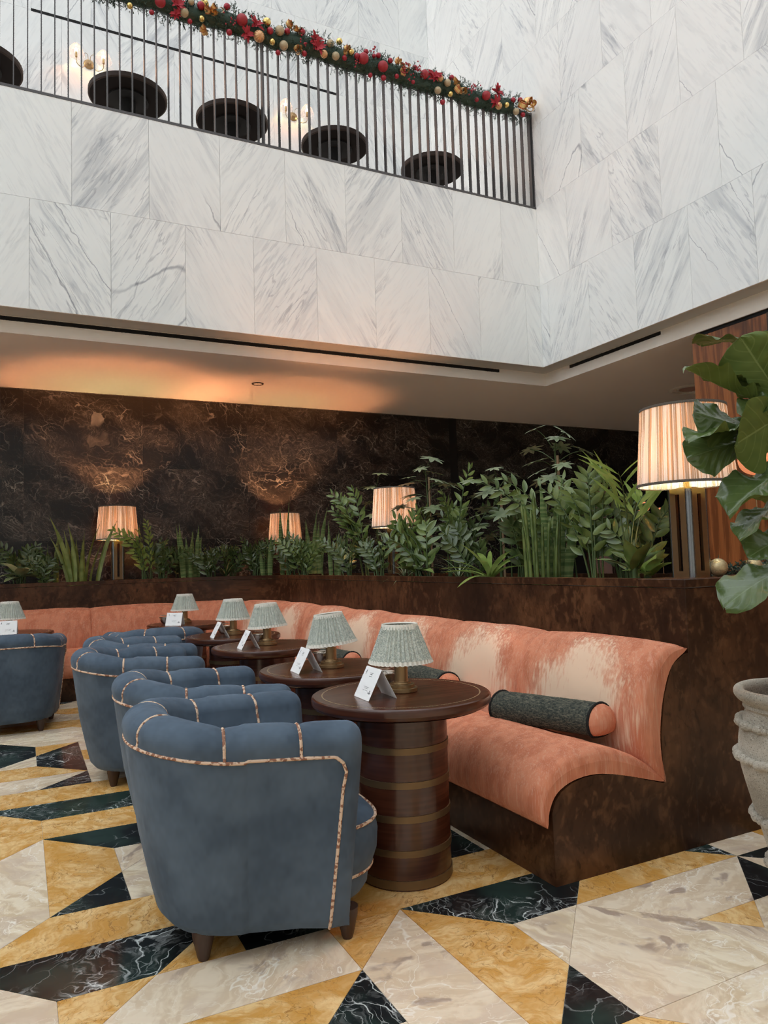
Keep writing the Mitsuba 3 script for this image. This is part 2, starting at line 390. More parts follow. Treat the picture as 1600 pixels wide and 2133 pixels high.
FLOOR_PTS = [  # colour, lattice corners
 ('k', (0, 8), (2, 8), (2, 7), (1, 7)), ('y', (0, 9), (2, 9), (2, 8), (0, 8)), ('y', (-1, 10), (0, 9), (0, 8), (-1, 7)),
 ('y', (0, 8), (1, 7), (1, 6), (0, 5)), ('c', (0, 8), (0, 5), (-1, 4), (-1, 7)), ('k', (0, 5), (1, 6), (1, 5)),
 ('c', (1, 7), (2, 7), (1, 6)), ('c', (1, 6), (2, 7), (2, 5), (1, 5)), ('y', (-1, 4), (0, 5), (2, 5), (2, 4)),
 ('k', (-1, 4), (2, 4), (1, 3), (0, 3)), ('c', (-1, 4), (0, 3), (0, 2), (-1, 1)), ('y', (0, 3), (1, 3), (0, 2)),
 ('y', (1, 3), (2, 4), (2, 3)), ('c', (1, 3), (3, 3), (3, 2), (0, 2)), ('y', (0, 2), (3, 2), (2, 1), (1, 1)), ('c', (0, 2), (1, 1), (0, 0), (-1, 1)),
 ('y', (3, 2), (4, 3), (3, 3)), ('k', (3, 2), (2, 1), (3, 1)), ('y', (3, 3), (3, 4), (6, 4), (7, 3)),
 ('k', (2, 4), (3, 4), (3, 3), (2, 3)), ('k', (5, 4), (6, 5), (6, 4)), ('c', (3, 2), (4, 3), (4, 0), (3, 0)),
 ('y', (4, 3), (5, 2), (5, 1), (4, 0)), ('k', (4, 3), (7, 3), (6, 2), (5, 2)), ('c', (5, 2), (6, 2), (5, 1)),
 ('c', (6, 2), (8, 0), (5, 0), (5, 1)), ('k', (5, 1), (5, 0), (4, 0)), ('y', (4, 0), (5, 0), (6, -1), (4, -1)), ('c', (5, 0), (8, 0), (7, -1), (6, -1)),
 ('y', (6, 2), (7, 3), (8, 3), (9, 2)), ('c', (6, 2), (9, 2), (8, 1), (7, 1)), ('c', (6, 2), (7, 1), (7, 0), (8, 0)) , ('k', (8, 3), (9, 3), (9, 2)),
 ('k', (9, 2), (9, 1), (8, 1)), ('y', (7, 1), (8, 1), (7, 0)), ('c', (8, 1), (9, 1), (9, 0), (7, 0)), ('c', (9, 3), (10, 3), (10, 2), (9, 2)),
 ('k', (-1, 16), (0, 15), (0, 14), (-1, 13)), ('y', (0, 15), (1, 15), (0, 14)), ('k', (0, 14), (1, 15), (1, 12), (0, 13)),
 ('c', (-1, 13), (0, 14), (0, 13)), ('y', (-1, 13), (0, 13), (1, 12), (-1, 12)), ('c', (-1, 12), (1, 12), (0, 11), (-1, 11)),
 ('k', (0, 11), (1, 12), (1, 11)), ('y', (-1, 10), (-1, 11), (2, 11), (2, 10)), ('k', (-1, 10), (2, 10), (1, 9), (0, 9)),
 ('k', (1, 9), (2, 10), (2, 9)), ('c', (-1, 16), (0, 15), (1, 15), (2, 16), (1, 17), (-1, 17)), ('y', (-1, 18), (1, 17), (-1, 17)), ('y', (-1, 18), (2, 18), (2, 16)),
 ('c', (-1, 18), (2, 18), (3, 19), (0, 19)), ('c', (4, 2), (4, 2), (4, 2)) ]
FLOOR_PTS = FLOOR_PTS[:-1]
floor_done = sg.Polygon()
STONE = {'k': M_BLACK, 'y': M_YELLOW, 'c': M_CREAM}
struct('floor', box(-7.0, 13.0, -7.0, 9.9, -0.12, -0.004), M_GROUT)
stuff_tiles = {'k': [], 'y': [], 'c': []}
def floor_tile(col, poly, stuff=False):
    poly = poly.buffer(-0.0008, join_style=2)
    if poly.is_empty or poly.area < 0.002: return
    m = prism(poly, 0.02, -0.02)
    v = np.asarray(m.vertices)
    uv = tile_uv(v[:, :2])
    if stuff:
        stuff_tiles[col].append((m, uv))
    else:
        add('tile', m, STONE[col], 'floor', uv=uv)
for t in FLOOR_PTS:
    P = sg.Polygon([(FX(a), FY(b)) for a, b in t[1:]])
    P = P.difference(floor_done)
    for g in getattr(P, 'geoms', [P]):
        if isinstance(g, sg.Polygon): floor_tile(t[0], g)
    floor_done = floor_done.union(P.buffer(1e-4))
MOTIF = [('k', (0, 5), (1, 6), (1, 5)), ('k', (-1, 4), (2, 4), (1, 3), (0, 3)), ('y', (-1, 4), (0, 5), (2, 5), (2, 4)), ('c', (1, 3), (3, 3), (3, 2), (0, 2)),
         ('y', (0, 3), (1, 3), (0, 2)), ('y', (3, 2), (4, 3), (3, 3)), ('k', (3, 2), (2, 1), (3, 1)), ('c', (1, 3), (2, 4), (3, 4), (2, 3)), ('y', (2, 5), (4, 5), (4, 4), (2, 4)),
         ('c', (3, 2), (4, 3), (4, 0), (3, 0)), ('y', (0, 2), (3, 2), (2, 1), (1, 1)), ('c', (0, 2), (1, 1), (1, -1), (0, -1)), ('c', (1, 1), (3, 1), (3, -1), (1, -1)),
         ('c', (-1, 4), (0, 3), (0, 2), (-1, 1)), ('y', (3, 4), (4, 4), (4, 3), (2, 3))]
cell = sg.box(-5.0, -5.5, 9.0, 9.8)
for bx in range(-5, 6):
    for by in range(-3, 6):
        oi, oj = bx * 5, by * 6 - bx
        for t in MOTIF:
            P = sg.Polygon([(FX(a + oi), FY(b + oj)) for a, b in t[1:]])
            if not P.intersects(cell): continue
            P = P.intersection(cell).difference(floor_done)
            for g in getattr(P, 'geoms', [P]):
                if isinstance(g, sg.Polygon) and g.area > 0.002:
                    c = g.centroid
                    far = not (-1.2 < c.x < 4.2 and 0.8 < c.y < 7.9)
                    floor_tile(t[0], g, far)
            floor_done = floor_done.union(P.buffer(1e-4))
rest = cell.difference(floor_done)
for g in getattr(rest, 'geoms', [rest]):
    if isinstance(g, sg.Polygon) and g.area > 0.004: floor_tile('c', g, True)
for col, nm in (('k', 'black'), ('y', 'yellow'), ('c', 'cream')):
    if stuff_tiles[col]:
        add('outer_tiles', cat_([a for a, _ in stuff_tiles[col]]), STONE[col], 'floor', uv=np.vstack([b for _, b in stuff_tiles[col]]), kind='stuff')

# ---------------------------------------------------------------- setting: walls
def wall_tiles(parent, axis, at, side, cols, z0, z1, skip_small=0.05, up=1, mat=None, ang=0.5, thick=0.02):
    """tiles on a wall: axis 'y' = plane y = at seen from -y; axis 'x' = plane x = at seen from -x"""
    g = 0.0011
    for k in range(len(cols) - 1):
        a, b = cols[k] + g, cols[k + 1] - g
        if b - a < skip_small: continue
        m = box(a, b, at, at + thick, z0 + g, z1 - g) if axis == 'y' else box(at, at + thick, a, b, z0 + g, z1 - g)
        v = np.asarray(m.vertices)
        s = v[:, 0] if axis == 'y' else -v[:, 1]
        flip = (k + up) % 2 == 1
        uv = tile_uv(np.stack([s - (a + b) / 2, v[:, 2] - z0], 1), ang * rng.uniform(0.8, 1.2), flip)
        add('tile', m, mat or M_MARBLE, parent, uv=uv)

YA, XB, YD = 7.33, 6.0, 9.9
ZC, ZS = 3.54, 3.70                       # ceiling under the gallery, lower edge of the marble
ZR = [3.70, 4.755, 5.81]
struct('wall_front', box(-7, XB + 0.02, YA + 0.02, YA + 0.26, ZS, ZR[2] - 0.002), M_GROUTW)
def cols(start, step, lo, hi):
    c = [lo] + [start + step * k for k in range(-30, 40) if lo + 0.04 < start + step * k < hi - 0.04] + [hi]
    return c
wall_tiles('wall_front', 'y', YA, -1, cols(0.064, 0.7125, -3.0, XB - 0.001), ZR[0], ZR[1], up=0)
wall_tiles('wall_front', 'y', YA, -1, cols(0.426, 0.7145, -3.0, XB - 0.001), ZR[1], ZR[2], up=1)
struct('wall_right', box(XB + 0.02, XB + 0.24, -7, YD, ZS, 16.0), M_GROUTW)
rows = [3.70, 4.76, 5.82, 6.88, 7.94, 9.0, 10.06, 11.12]
for r in range(7):
    c = cols(7.173 if r % 2 == 0 else 6.76, 0.7265, 1.2, YD if r > 1 else YA + 0.02)
    wall_tiles('wall_right', 'x', XB, -1, c, rows[r], rows[r + 1], up=r)
struct('wall_upper', box(-7, XB + 0.02, YD + 0.02, YD + 0.2, 5.7, 16.0), M_GROUTW)
urows = [5.75, 6.35, 7.41, 8.47, 9.53, 10.59, 11.65]
for r in range(6):
    wall_tiles('wall_upper', 'y', YD, -1, cols(0.1 if r % 2 else 0.46, 0.715, -3.0, XB - 0.001), urows[r], urows[r + 1], up=r)
add('linear_slot', box(0.10, 4.33, YD - 0.004, YD + 0.01, 8.452, 8.488), M_VOID, 'wall_upper', label='thin black linear slot')
struct('gallery_floor', cat_([box(-7, XB + 0.02, YA + 0.31, YD + 0.02, ZC + 0.03, 5.72), box(-7, XB + 0.02, YA + 0.26, YA + 0.31, ZS + 0.03, 5.72)]), M_CEIL)
labels['gallery_floor']['label'] = 'floor slab of the upper gallery behind the marble parapet'
# ceiling under the gallery: L-shaped plaster ceiling, a step up to the marble all along its edge
yf, xf = YA + 0.27, XB + 0.25
ceil_poly = sg.box(-7, -7, 13, YD + 0.1).difference(sg.box(-8, -8, xf, yf))
struct('ceiling', prism(ceil_poly, 0.02, ZC), M_CEIL)
ring = sg.box(-7, -7, xf + 0.02, yf + 0.02).difference(sg.box(-8, -8, xf, yf))
add('fascia', prism(ring, ZS + 0.02 - ZC, ZC - 0.004), M_FASCIA, 'ceiling', label='cream stepped edge of the ceiling')
add('soffit', prism(sg.box(-7, -7, xf, yf).difference(sg.box(-8, -8, XB + 0.004, YA + 0.004)), 0.02, ZS + 0.001), M_FASCIA, 'ceiling')
add('air_slot', box(-3.0, 5.50, yf - 0.006, yf + 0.004, 3.655, 3.693), M_VOID, 'ceiling', label='black linear air slot')
add('air_slot', box(xf - 0.006, xf + 0.004, 5.64, 7.12, 3.655, 3.693), M_VOID, 'ceiling', label='black linear air slot')
# lower back wall: dark marble panels
struct('wall_back', box(-7, 13, YD + 0.004, YD + 0.2, 0, ZC), M_GROUTD)
add('recess', box(6.14, 6.28, YD + 0.001, YD + 0.003, 0, ZC), M_VOID, 'wall_back', label='black vertical gap between the marble panels')
pc = [-3.0, -1.37, 0.03, 1.43, 2.83, 4.19, 6.14]
prow = [0.0, 0.62, 1.66, 2.59, ZC - 0.01]
def dark_panels(c, rw):
    for r in range(len(rw) - 1):
        for k in range(len(c) - 1):
            g = 0.0012
            m = box(c[k] + g, c[k + 1] - g, YD, YD + 0.02, rw[r] + g, rw[r + 1] - g)
            v = np.asarray(m.vertices)
            add('panel', m, M_DARK, 'wall_back', uv=tile_uv(v[:, [0, 2]], rng.uniform(-0.5, 0.5)))
dark_panels(pc, prow)
dark_panels([6.28, 7.7, 8.25], prow)
dark_panels([9.52, 10.9, 12.9], prow)
dark_panels([8.25, 9.52], [2.62, ZC - 0.01])
# framed opening in the dark wall, seen between the plants
d1 = struct('door_1', box(8.27, 9.50, YD + 0.0, YD + 0.018, 0, 2.60), M_VOID)
for x0, x1 in ((8.25, 8.33), (8.86, 8.92), (9.44, 9.52)):
    add('stile', rbox(x0, x1, YD - 0.05, YD, 0, 2.62), M_LEG, d1)
add('head', rbox(8.25, 9.52, YD - 0.05, YD, 2.54, 2.62), M_LEG, d1)
for x0, x1, z0, z1 in ((8.35, 8.44, 1.3, 2.52), (8.95, 9.42, 1.9, 2.45), (8.95, 9.42, 0.2, 1.6)):
    add('curtain', rbox(x0, x1, YD - 0.03, YD - 0.01, z0, z1), M_BLUSH, d1, label='blush coloured panel')
# timber-clad block on the right, far side walls and the walls behind the camera
WX, WY = 6.25, 5.24
struct('wall_timber', box(WX + 0.03, 8.2, -1, WY - 0.03, 0, ZC), M_VOID)
labels['wall_timber']['label'] = 'wall clad in reddish brown figured timber panels'
for y0, y1 in ((3.5, WY), (1.9, 3.497), (0.3, 1.897), (-1.0, 0.297)):
    add('panel', rbox(WX, WX + 0.03, y0, y1, 0, 3.49, 0.003), M_REDWOOD, 'wall_timber')
add('panel', rbox(WX + 0.03, 8.2, WY - 0.03, WY, 0, 3.49, 0.003), M_REDWOOD, 'wall_timber')
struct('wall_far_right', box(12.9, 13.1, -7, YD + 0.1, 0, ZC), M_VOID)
struct('wall_left', box(-7.2, -7.0, -7, YD, 0, 4.5), M_OUTER)
struct('wall_behind', box(-7.2, 13.0, -7.2, -7.0, 0, 16.0), M_OUTER)

# ---------------------------------------------------------------- planter and banquette along an L-shaped path
PX, PY0, PR = 2.652, 2.34, 1.10
CX, CY = PX - PR, 7.62
T1, T2 = CY - PY0, CY - PY0 + PR * math.pi / 2
TEND = T2 + 4.6
def path(t, s):
    """s: metres in front of the planter's face"""
    if t <= T1: return np.array([PX - s, PY0 + t])
    if t <= T2:
        a = (t - T1) / PR
        return np.array([CX + (PR - s) * math.cos(a), CY + (PR - s) * math.sin(a)])
    return np.array([CX - (t - T2), CY + PR - s])
def tseq(t0, t1, step=0.12):
    ts = [t0, t1]
    if t1 > T1 and t0 < T2:
        a, b = max(t0, T1), min(t1, T2)
        ts += list(np.linspace(a, b, max(3, int((b - a) / step) + 2)))
    return np.array(sorted(set(np.round(ts, 5))))
def sweep(prof, t0, t1, step=0.12, caps=True):
    prof = np.asarray(prof, float)
    ts = tseq(t0, t1, step)
    P = np.array([[np.append(path(t, s), z) for s, z in prof] for t in ts])
    ms = [grid(P, closed_v=True)]
    if caps:
        v2, f2 = trimesh.creation.triangulate_polygon(sg.Polygon(prof), engine='earcut')
        for t, fl in ((t0, 1), (t1, -1)):
            v = np.array([np.append(path(t, a), b) for a, b in v2])
            ms.append(trimesh.Trimesh(v, f2[:, ::fl], process=False))
    return cat_(ms)
def rect(s0, s1, z0, z1): return [(s0, z0), (s1, z0), (s1, z1), (s0, z1)]

pl = thing('planter', 'long burl wood planter wall behind the banquette, filled with green plants', 'planter')
for a, b in ((0.0, 2.535), (2.537, 4.96), (4.962, T2 + 0.0), (T2 + 0.002, T2 + 2.2), (T2 + 2.202, TEND)):
    add('panel', sweep(rect(-0.03, 0.0, 0.0, 1.118), a, b), M_BURL, pl, smooth=20)
add('rim', sweep(rect(-0.07, 0.006, 1.122, 1.16), 0.24, TEND), M_BURL, pl, smooth=20)
add('lamp_plinth', box(0.92, 1.22, 9.35, 9.64, 1.06, 1.16), M_BURL, pl)
add('lamp_plinth', box(3.10, 3.38, 9.43, 9.64, 1.06, 1.16), M_BURL, pl)
add('lamp_plinth', box(3.10, 3.36, 6.12, 6.38, 1.06, 1.16), M_BURL, pl)
add('back_panel', sweep(rect(-0.96, -0.93, 0.0, 1.15), 0.95, TEND), M_BURL, pl, smooth=20)
add('soil', sweep(rect(-0.93, -0.07, 1.06, 1.10), 0.27, TEND), M_SOIL, pl)
add('end_panel', rbox(PX - 0.001, 4.6, PY0 - 0.001, PY0 + 0.025, 0, 1.118, 0.002), M_BURL, pl, label='dark burl end panel')
add('end_ledge', rbox(PX - 0.008, 4.6, PY0 - 0.008, PY0 + 0.27, 1.122, 1.16, 0.004), M_BURL, pl)
add('soil', box(PX + 0.93, 4.57, PY0 + 0.27, PY0 + 0.93, 1.06, 1.10), M_SOIL, pl)
add('back_panel', box(PX + 0.93, 4.6, PY0 + 0.93, PY0 + 0.96, 0, 1.15), M_BURL, pl)
add('side_panel', box(4.57, 4.6, PY0 + 0.02, PY0 + 0.94, 0, 1.12), M_BURL, pl)

bq = thing('banquette', 'long curved banquette in worn coral pink velvet on a dark burl base', 'banquette')
base_prof = [(0.002, 0.0), (0.79, 0.0), (0.793, 0.279), (0.775, 0.322), (0.743, 0.353), (0.69, 0.378), (0.631, 0.390), (0.56, 0.392), (0.479, 0.383), (0.38, 0.358), (0.283, 0.327), (0.19, 0.300),
             (0.19, 0.504), (0.16, 0.663), (0.106, 0.79), (0.03, 0.832), (0.002, 0.834)]
add('base', sweep(base_prof, 0.0, TEND, 0.08), M_BURL, bq, smooth=25)
bp = catmull([(0.175, 0.300), (0.196, 0.41), (0.196, 0.52), (0.168, 0.66), (0.108, 0.785), (0.005, 0.852)], 5)
sp = catmull([(0.815, 0.225), (0.806, 0.29), (0.765, 0.352), (0.68, 0.388), (0.56, 0.395), (0.42, 0.368), (0.30, 0.335), (0.185, 0.303)], 4)
def pad(line, thick, t0, t1, open0=False, back=False, grooves=()):
    line = np.asarray(line); n = len(line)
    tg = np.gradient(line, axis=0); tg /= np.linalg.norm(tg, axis=1, keepdims=True)
    nm = np.stack([tg[:, 1], -tg[:, 0]], 1)
    if nm[n // 2] @ np.array([1, 1]) < 0: nm = -nm
    vv = np.linspace(0, 1, n)
    th = thick * np.sin(np.pi * np.clip(vv, 0, 1)) ** 0.55 + 0.006
    L = t1 - t0
    taus = np.unique(np.concatenate([[0, 0.008, 0.02, 0.04, 0.07, 0.11], np.linspace(0.15, 0.85, 17), [0.89, 0.93, 0.96, 0.98, 0.992, 1]]))
    P, UV = [], []
    for q in taus:
        d0, d1 = q * L, (1 - q) * L
        f = 1.0
        for d, op in ((d0, open0), (d1, False)):
            if op: f *= 0.5 + 0.5 * math.sqrt(max(0, 1 - (1 - min(d / 0.05, 1)) ** 2))
            else: f *= 0.78 + 0.22 * math.sqrt(max(0, 1 - (1 - min(d / 0.09, 1)) ** 2))
        for gq in grooves: f -= 0.05 * math.exp(-((q - gq) / 0.012) ** 2)
        t = t0 + q * L
        lift = 0.012 * math.sin(math.pi * q) if back else 0.0
        front = line + nm * (th * f)[:, None]
        front[:, 1] += lift * vv
        w = meshkit.noise(np.stack([np.full(n, t * 5), vv * 6, np.zeros(n)], 1), 3) - 0.5
        front += nm * (w * 0.014 * (th > 0.02))[:, None]
        loop = np.vstack([front, line[::-1][1:-1]])
        uvy = np.concatenate([vv, vv[::-1][1:-1]]) if back else np.full(len(loop), -1.0)
        P.append([np.append(path(t, s), z) for s, z in loop]); UV.append(np.stack([np.full(len(loop), q), uvy], 1))
    P, UV = np.array(P), np.array(UV).reshape(-1, 2)
    m = grid(P, closed_v=True)
    if open0:
        v2, f2 = trimesh.creation.triangulate_polygon(sg.Polygon([(PX - q[0], q[2]) for q in P[0]]), engine='earcut')
        e = trimesh.Trimesh(np.array([[PX - a, P[0][0][1], b] for a, b in v2]), f2[:, ::-1] if back else f2, process=False)
        UV = np.vstack([UV, np.full((len(e.vertices), 2), -1.0)])
        m = cat_([m, e])
    return m, UV
seams = [0.0, 0.908, 1.765, 2.618, 3.47, 4.28, 5.18, 6.08, 6.98, T2 + 0.87, T2 + 1.73, T2 + 2.59, T2 + 3.5]
for k in range(len(seams) - 1):
    m, uv = pad(sp, 0.095, seams[k], seams[k + 1], k == 0, False, (0.2, 0.4, 0.6, 0.8))
    add('seat_cushion', m, M_PINK, bq, smooth=True, uv=uv)
    m, uv = pad(bp, 0.10, seams[k], seams[k + 1], k == 0, True)
    if k > 6: uv[:, 1] = -1.0
    add('back_cushion', m, M_PINK, bq, smooth=True, uv=uv)

# bolster cushions lying on the seat
def bolster(L, r, loc, rz, label, tilt=0.0, sc=1.0):
    t = thing('bolster_cushion', label, 'cushion')
    tw = T().translate(loc).rotate([0, 0, 1], rz).rotate([0, 1, 0], tilt)
    n, m = 40, 28
    P = []
    for i, x in enumerate(np.linspace(-L / 2, L / 2, m)):
        e = abs(x) / (L / 2)
        a = np.arange(n) * 2 * np.pi / n
        wob = 1 + 0.05 * (meshkit.noise(np.stack([np.full(n, x * 14), np.cos(a) * 1.5 + 4, np.sin(a) * 1.5 + 4], 1), 5) - 0.5)
        rr = r * wob * (1.0 - 0.04 * e ** 4)
        z = rr * np.sin(a); z = np.where(z < -0.62 * r, -0.62 * r + (z + 0.62 * r) * 0.3, z)
        P.append(np.stack([np.full(n, x), rr * np.cos(a) * 1.06, z * 0.96], 1))
    P = np.array(P)
    add('sleeve', grid(P, closed_v=True), M_TWEED, t, smooth=True, tw=tw, label='dark green tweed sleeve')
    for e, s in ((0, -1), (-1, 1)):
        ring = P[e]
        add('piping', tube(ring * [1, 1.02, 1.02], 0.006, 6, closed=True), M_VOID, t, smooth=True, tw=tw)
        rows = [ring * [1, 0.985, 0.985]]
        c = ring.mean(0)
        for k in range(1, 8):
            q = k / 7 * math.pi / 2
            ruck = 1 + 0.03 * np.cos(np.arange(n) * 2.7)[:, None] * math.sin(2 * q)
            row = c + (ring - c) * 0.98 * math.cos(q) * ruck
            row[:, 0] += s * 0.055 * math.sin(q)
            rows.append(row)
        R = np.array(rows)
        add('end_cap', grid(R, closed_v=True), M_PINK, t, smooth=True, tw=tw, uv=np.full((R.size // 3, 2), -1.0), label='coral velvet end')
    return t
bolster(0.60, 0.086, [2.24, 2.82, 0.535], 100, 'green tweed bolster with coral ends at the near end of the banquette', 2)
bolster(0.46, 0.08, [2.26, 3.98, 0.54], 88, 'green tweed bolster showing behind the nearest table lamp')
bolster(0.46, 0.08, [2.22, 5.35, 0.53], 95, 'green tweed bolster between the second and third table lamps')
bolster(0.40, 0.08, [2.24, 5.95, 0.53], 85, 'farthest green tweed bolster, beside the third round table')

# ---------------------------------------------------------------- tub chairs
SEAM_X = (0.15, -0.12)
AR, BR, X0 = 0.298, 0.268, -0.02           # arm half width, depth of the rounded back, where the arms begin
def u_path():
    pts = [np.array([x, -AR]) for x in np.linspace(0.318, X0, 22)[:-1]]
    pts = [np.array([q[0], -AR - 0.05 * (q[0] - X0) / 0.34]) for q in pts]
    for a in np.linspace(0, math.pi, 61):
        c, s = math.sin(a), -math.cos(a)
        e = 2 / 2.4
        pts.append(np.array([X0 - BR * abs(c) ** e, AR * math.copysign(abs(s) ** e, s)]))
    pts += [np.array([x, AR + 0.05 * (x - X0) / 0.34]) for x in np.linspace(X0, 0.318, 22)[1:]]
    p = np.array(pts)
    seg = np.linalg.norm(np.diff(p, axis=0), axis=1); l = np.append(0, np.cumsum(seg))
    q = np.linspace(0, l[-1], 151)
    return np.stack([np.interp(q, l, p[:, 0]), np.interp(q, l, p[:, 1])], 1), q
UP_, UL = u_path()
tg = np.gradient(UP_, axis=0); tg /= np.linalg.norm(tg, axis=1, keepdims=True)
UN = np.stack([-tg[:, 1], tg[:, 0]], 1)
if UN[75][0] > 0: UN = -UN
UTOT = UL[-1]
SEAM_L = [0.155, 0.405, 0.66]
SEAM_L = SEAM_L + [UTOT - x for x in SEAM_L[::-1]]
def chair_section(k, puff_on=True):
    """outside bottom -> over the roll -> inside bottom, as (offset, z)"""
    l = UL[k]
    d = min(abs(l - x) for x in SEAM_L)
    puff = math.sqrt(max(0.0, 1 - (1 - min(d / 0.075, 1)) ** 2))
    f = 0.80 + 0.20 * puff if puff_on else 1.0
    backness = max(0.0, -UN[k][0])
    tap = 0.040 + 0.045 * backness
    lift = 0.044 * backness - 0.018 * max(0.0, 1 - min(l, UTOT - l) / 0.35)
    o = [(0.066 - tap - 0.030, 0.095), (0.066 - tap - 0.006, 0.125), (0.066 - tap * 0.80, 0.22), (0.066 - tap * 0.42, 0.37), (0.066 - tap * 0.15, 0.53), (0.0745, 0.650 + lift)]
    c0, r = 0.000, 0.082
    for a in np.radians(np.arange(-14, 196, 15)):
        rr = r * f
        o.append((c0 + rr * math.cos(a), 0.684 + lift + 0.84 * rr * math.sin(a)))
    ii = 0.012 * puff
    o += [(-0.100 - ii * 0.6, 0.61), (-0.122 - ii, 0.54), (-0.140 - ii, 0.46), (-0.15, 0.34)]
    return np.array(o)
def chair_shell():
    rows = []
    n = len(UL)
    def row(k, fwd, shrink):
        s = chair_section(k)
        o = s[:, 0].copy() * shrink; z = s[:, 1].copy()
        z = np.where(z > 0.665, 0.665 + (z - 0.665) * (0.25 + 0.75 * shrink), z)
        x = UP_[k][0] + UN[k][0] * o; y = UP_[k][1] + UN[k][1] * o
        fb = max(0.0, 1 - min(UL[k], UTOT - UL[k]) / 0.16)
        z = z - 0.034 * np.clip((x + 0.12) / 0.45, 0, 1) * np.clip((0.20 - z) / 0.105, 0, 1)
        x = x + fwd - 0.06 * fb * np.clip((0.63 - z) / 0.54, 0, 1)
        return np.stack([x, y, z], 1)
    for q in np.linspace(1, 0, 7)[:-1]:
        a = q * math.pi / 2
        rows.append(row(0, 0.062 * math.sin(a), max(0.02, math.cos(a))))
    for k in range(n): rows.append(row(k, 0, 1.0))
    for q in np.linspace(0, 1, 7)[1:]:
        a = q * math.pi / 2
        rows.append(row(n - 1, 0.062 * math.sin(a), max(0.02, math.cos(a))))
    return np.array(rows)
SHELL = chair_shell()                      # rows 6..156 are the path itself
OUT_Z = 5                                  # column of the outside seam under the roll
def superring(ax0, ax1, b, n=56, e=3.2):
    a = np.arange(n) * 2 * np.pi / n
    c, s = np.cos(a), np.sin(a)
    x = np.sign(c) * np.abs(c) ** (2 / e); y = np.sign(s) * np.abs(s) ** (2 / e)
    cx, hx = (ax0 + ax1) / 2, (ax1 - ax0) / 2
    return np.stack([cx + hx * x, b * y], 1)
def chair_parts():
    parts = []
    parts.append(('body', mikit.ply(grid(SHELL), M_BLUE, smooth=True), None))
    # seam under the roll, turned down at both arm fronts
    i0, i1 = 11, len(SHELL) - 12
    out = SHELL[i0:i1 + 1, OUT_Z].copy()
    def down(i):
        col = SHELL[i, :OUT_Z + 1][::-1]
        return col[1:]
    lead = np.array([[0.018, 0, -0.045]])
    pts = np.vstack([down(i0 - 4)[::-1], SHELL[i0 - 4, OUT_Z] - [0, 0, 0.05], SHELL[i0 - 3, OUT_Z] - [0, 0, 0.02], SHELL[i0 - 1, OUT_Z] - [0, 0, 0.003], out,
                     SHELL[i1 + 1, OUT_Z] - [0, 0, 0.003], SHELL[i1 + 3, OUT_Z] - [0, 0, 0.02], SHELL[i1 + 4, OUT_Z] - [0, 0, 0.05], down(i1 + 4)])
    parts.append(('outer_piping', mikit.ply(tube(pts, 0.006, 6), M_PIPING, smooth=True), 'pale patterned piping under the roll'))
    for sl in SEAM_L:
        k = int(np.argmin(abs(UL - sl))) + 6
        col = SHELL[k, OUT_Z:]
        parts.append(('seam_piping', mikit.ply(tube(catmull(col, 3), 0.006, 6), M_PIPING, smooth=True), None))
    # seat block, cushion and its piping
    lv = [(0.10, -0.03), (0.13, -0.012), (0.19, -0.006)]
    P = np.array([np.column_stack([superring(-0.20, 0.495 + d, 0.305 + d), np.full(56, z)]) for z, d in lv])
    parts.append(('apron', mikit.ply(cat_([grid(P, closed_v=True), fan(P[0])]), M_BLUE, smooth=40), None))
    lv = [(0.185, -0.02), (0.195, 0.006), (0.25, 0.022), (0.31, 0.026), (0.355, 0.018), (0.362, 0.014), (0.385, -0.008), (0.402, -0.05), (0.412, -0.11), (0.418, -0.20)]
    P = np.array([np.column_stack([superring(-0.20, 0.495 + d, 0.305 + d), np.full(56, z)]) for z, d in lv])
    parts.append(('seat_cushion', mikit.ply(cat_([grid(P, closed_v=True), fan(P[-1])]), M_BLUE, smooth=True), None))
    for z, d in ((0.36, 0.02), (0.19, 0.004)):
        r = np.column_stack([superring(-0.20, 0.495 + d, 0.305 + d), np.full(56, z)])
        r = r[r[:, 0] > 0.06]
        r = r[np.argsort(np.arctan2(r[:, 1], r[:, 0] - 0.05))]
        parts.append(('seat_piping', mikit.ply(tube(r, 0.006, 6), M_PIPING, smooth=True), None))
    # underside
    ring = np.array([SHELL[i, 0] for i in range(6, 157, 3)])
    parts.append(('underside', mikit.ply(fan(ring), M_VOID), None))
    leg = lathe([(0.0, 0.0), (0.017, 0.0), (0.021, 0.012), (0.036, 0.075), (0.039, 0.105), (0.0, 0.105)], 16)
    for x, y in ((-0.14, -0.21), (-0.14, 0.21), (0.33, -0.30), (0.33, 0.30)):
        m = leg.copy(); m.apply_translation((x, y, 0))
        parts.append(('leg', mikit.ply(m, M_LEG, smooth=30), 'dark tapered leg'))
    return parts
CHAIR = chair_parts()
def chair(x, y, rz, label, group):
    t = thing('tub_chair', label, 'chair', group)
    for nm, d, lb in CHAIR:
        add(nm, d, None, t, tw=place(x, y, 0, rz), label=lb)
G_C = 'blue velvet tub chairs'
chair(0.687, 2.71, -2, 'nearest blue velvet tub chair, seen whole in front of the nearest round table', G_C)
chair(0.745, 3.59, -2, 'blue velvet tub chair second in the row, right behind the nearest chair', G_C)
chair(0.645, 4.91, -2, 'blue velvet tub chair third in the row, left of the second chair', G_C)
chair(0.77, 5.71, -2, 'farthest blue tub chair of the row, only its rounded back top showing', G_C)
chair(1.05, 6.50, 90, 'dark blue tub chair with its back to us, in front of the far corner table', G_C)
chair(-0.06, 6.78, 90, 'dark blue tub chair cut by the left picture edge, back to us', G_C)

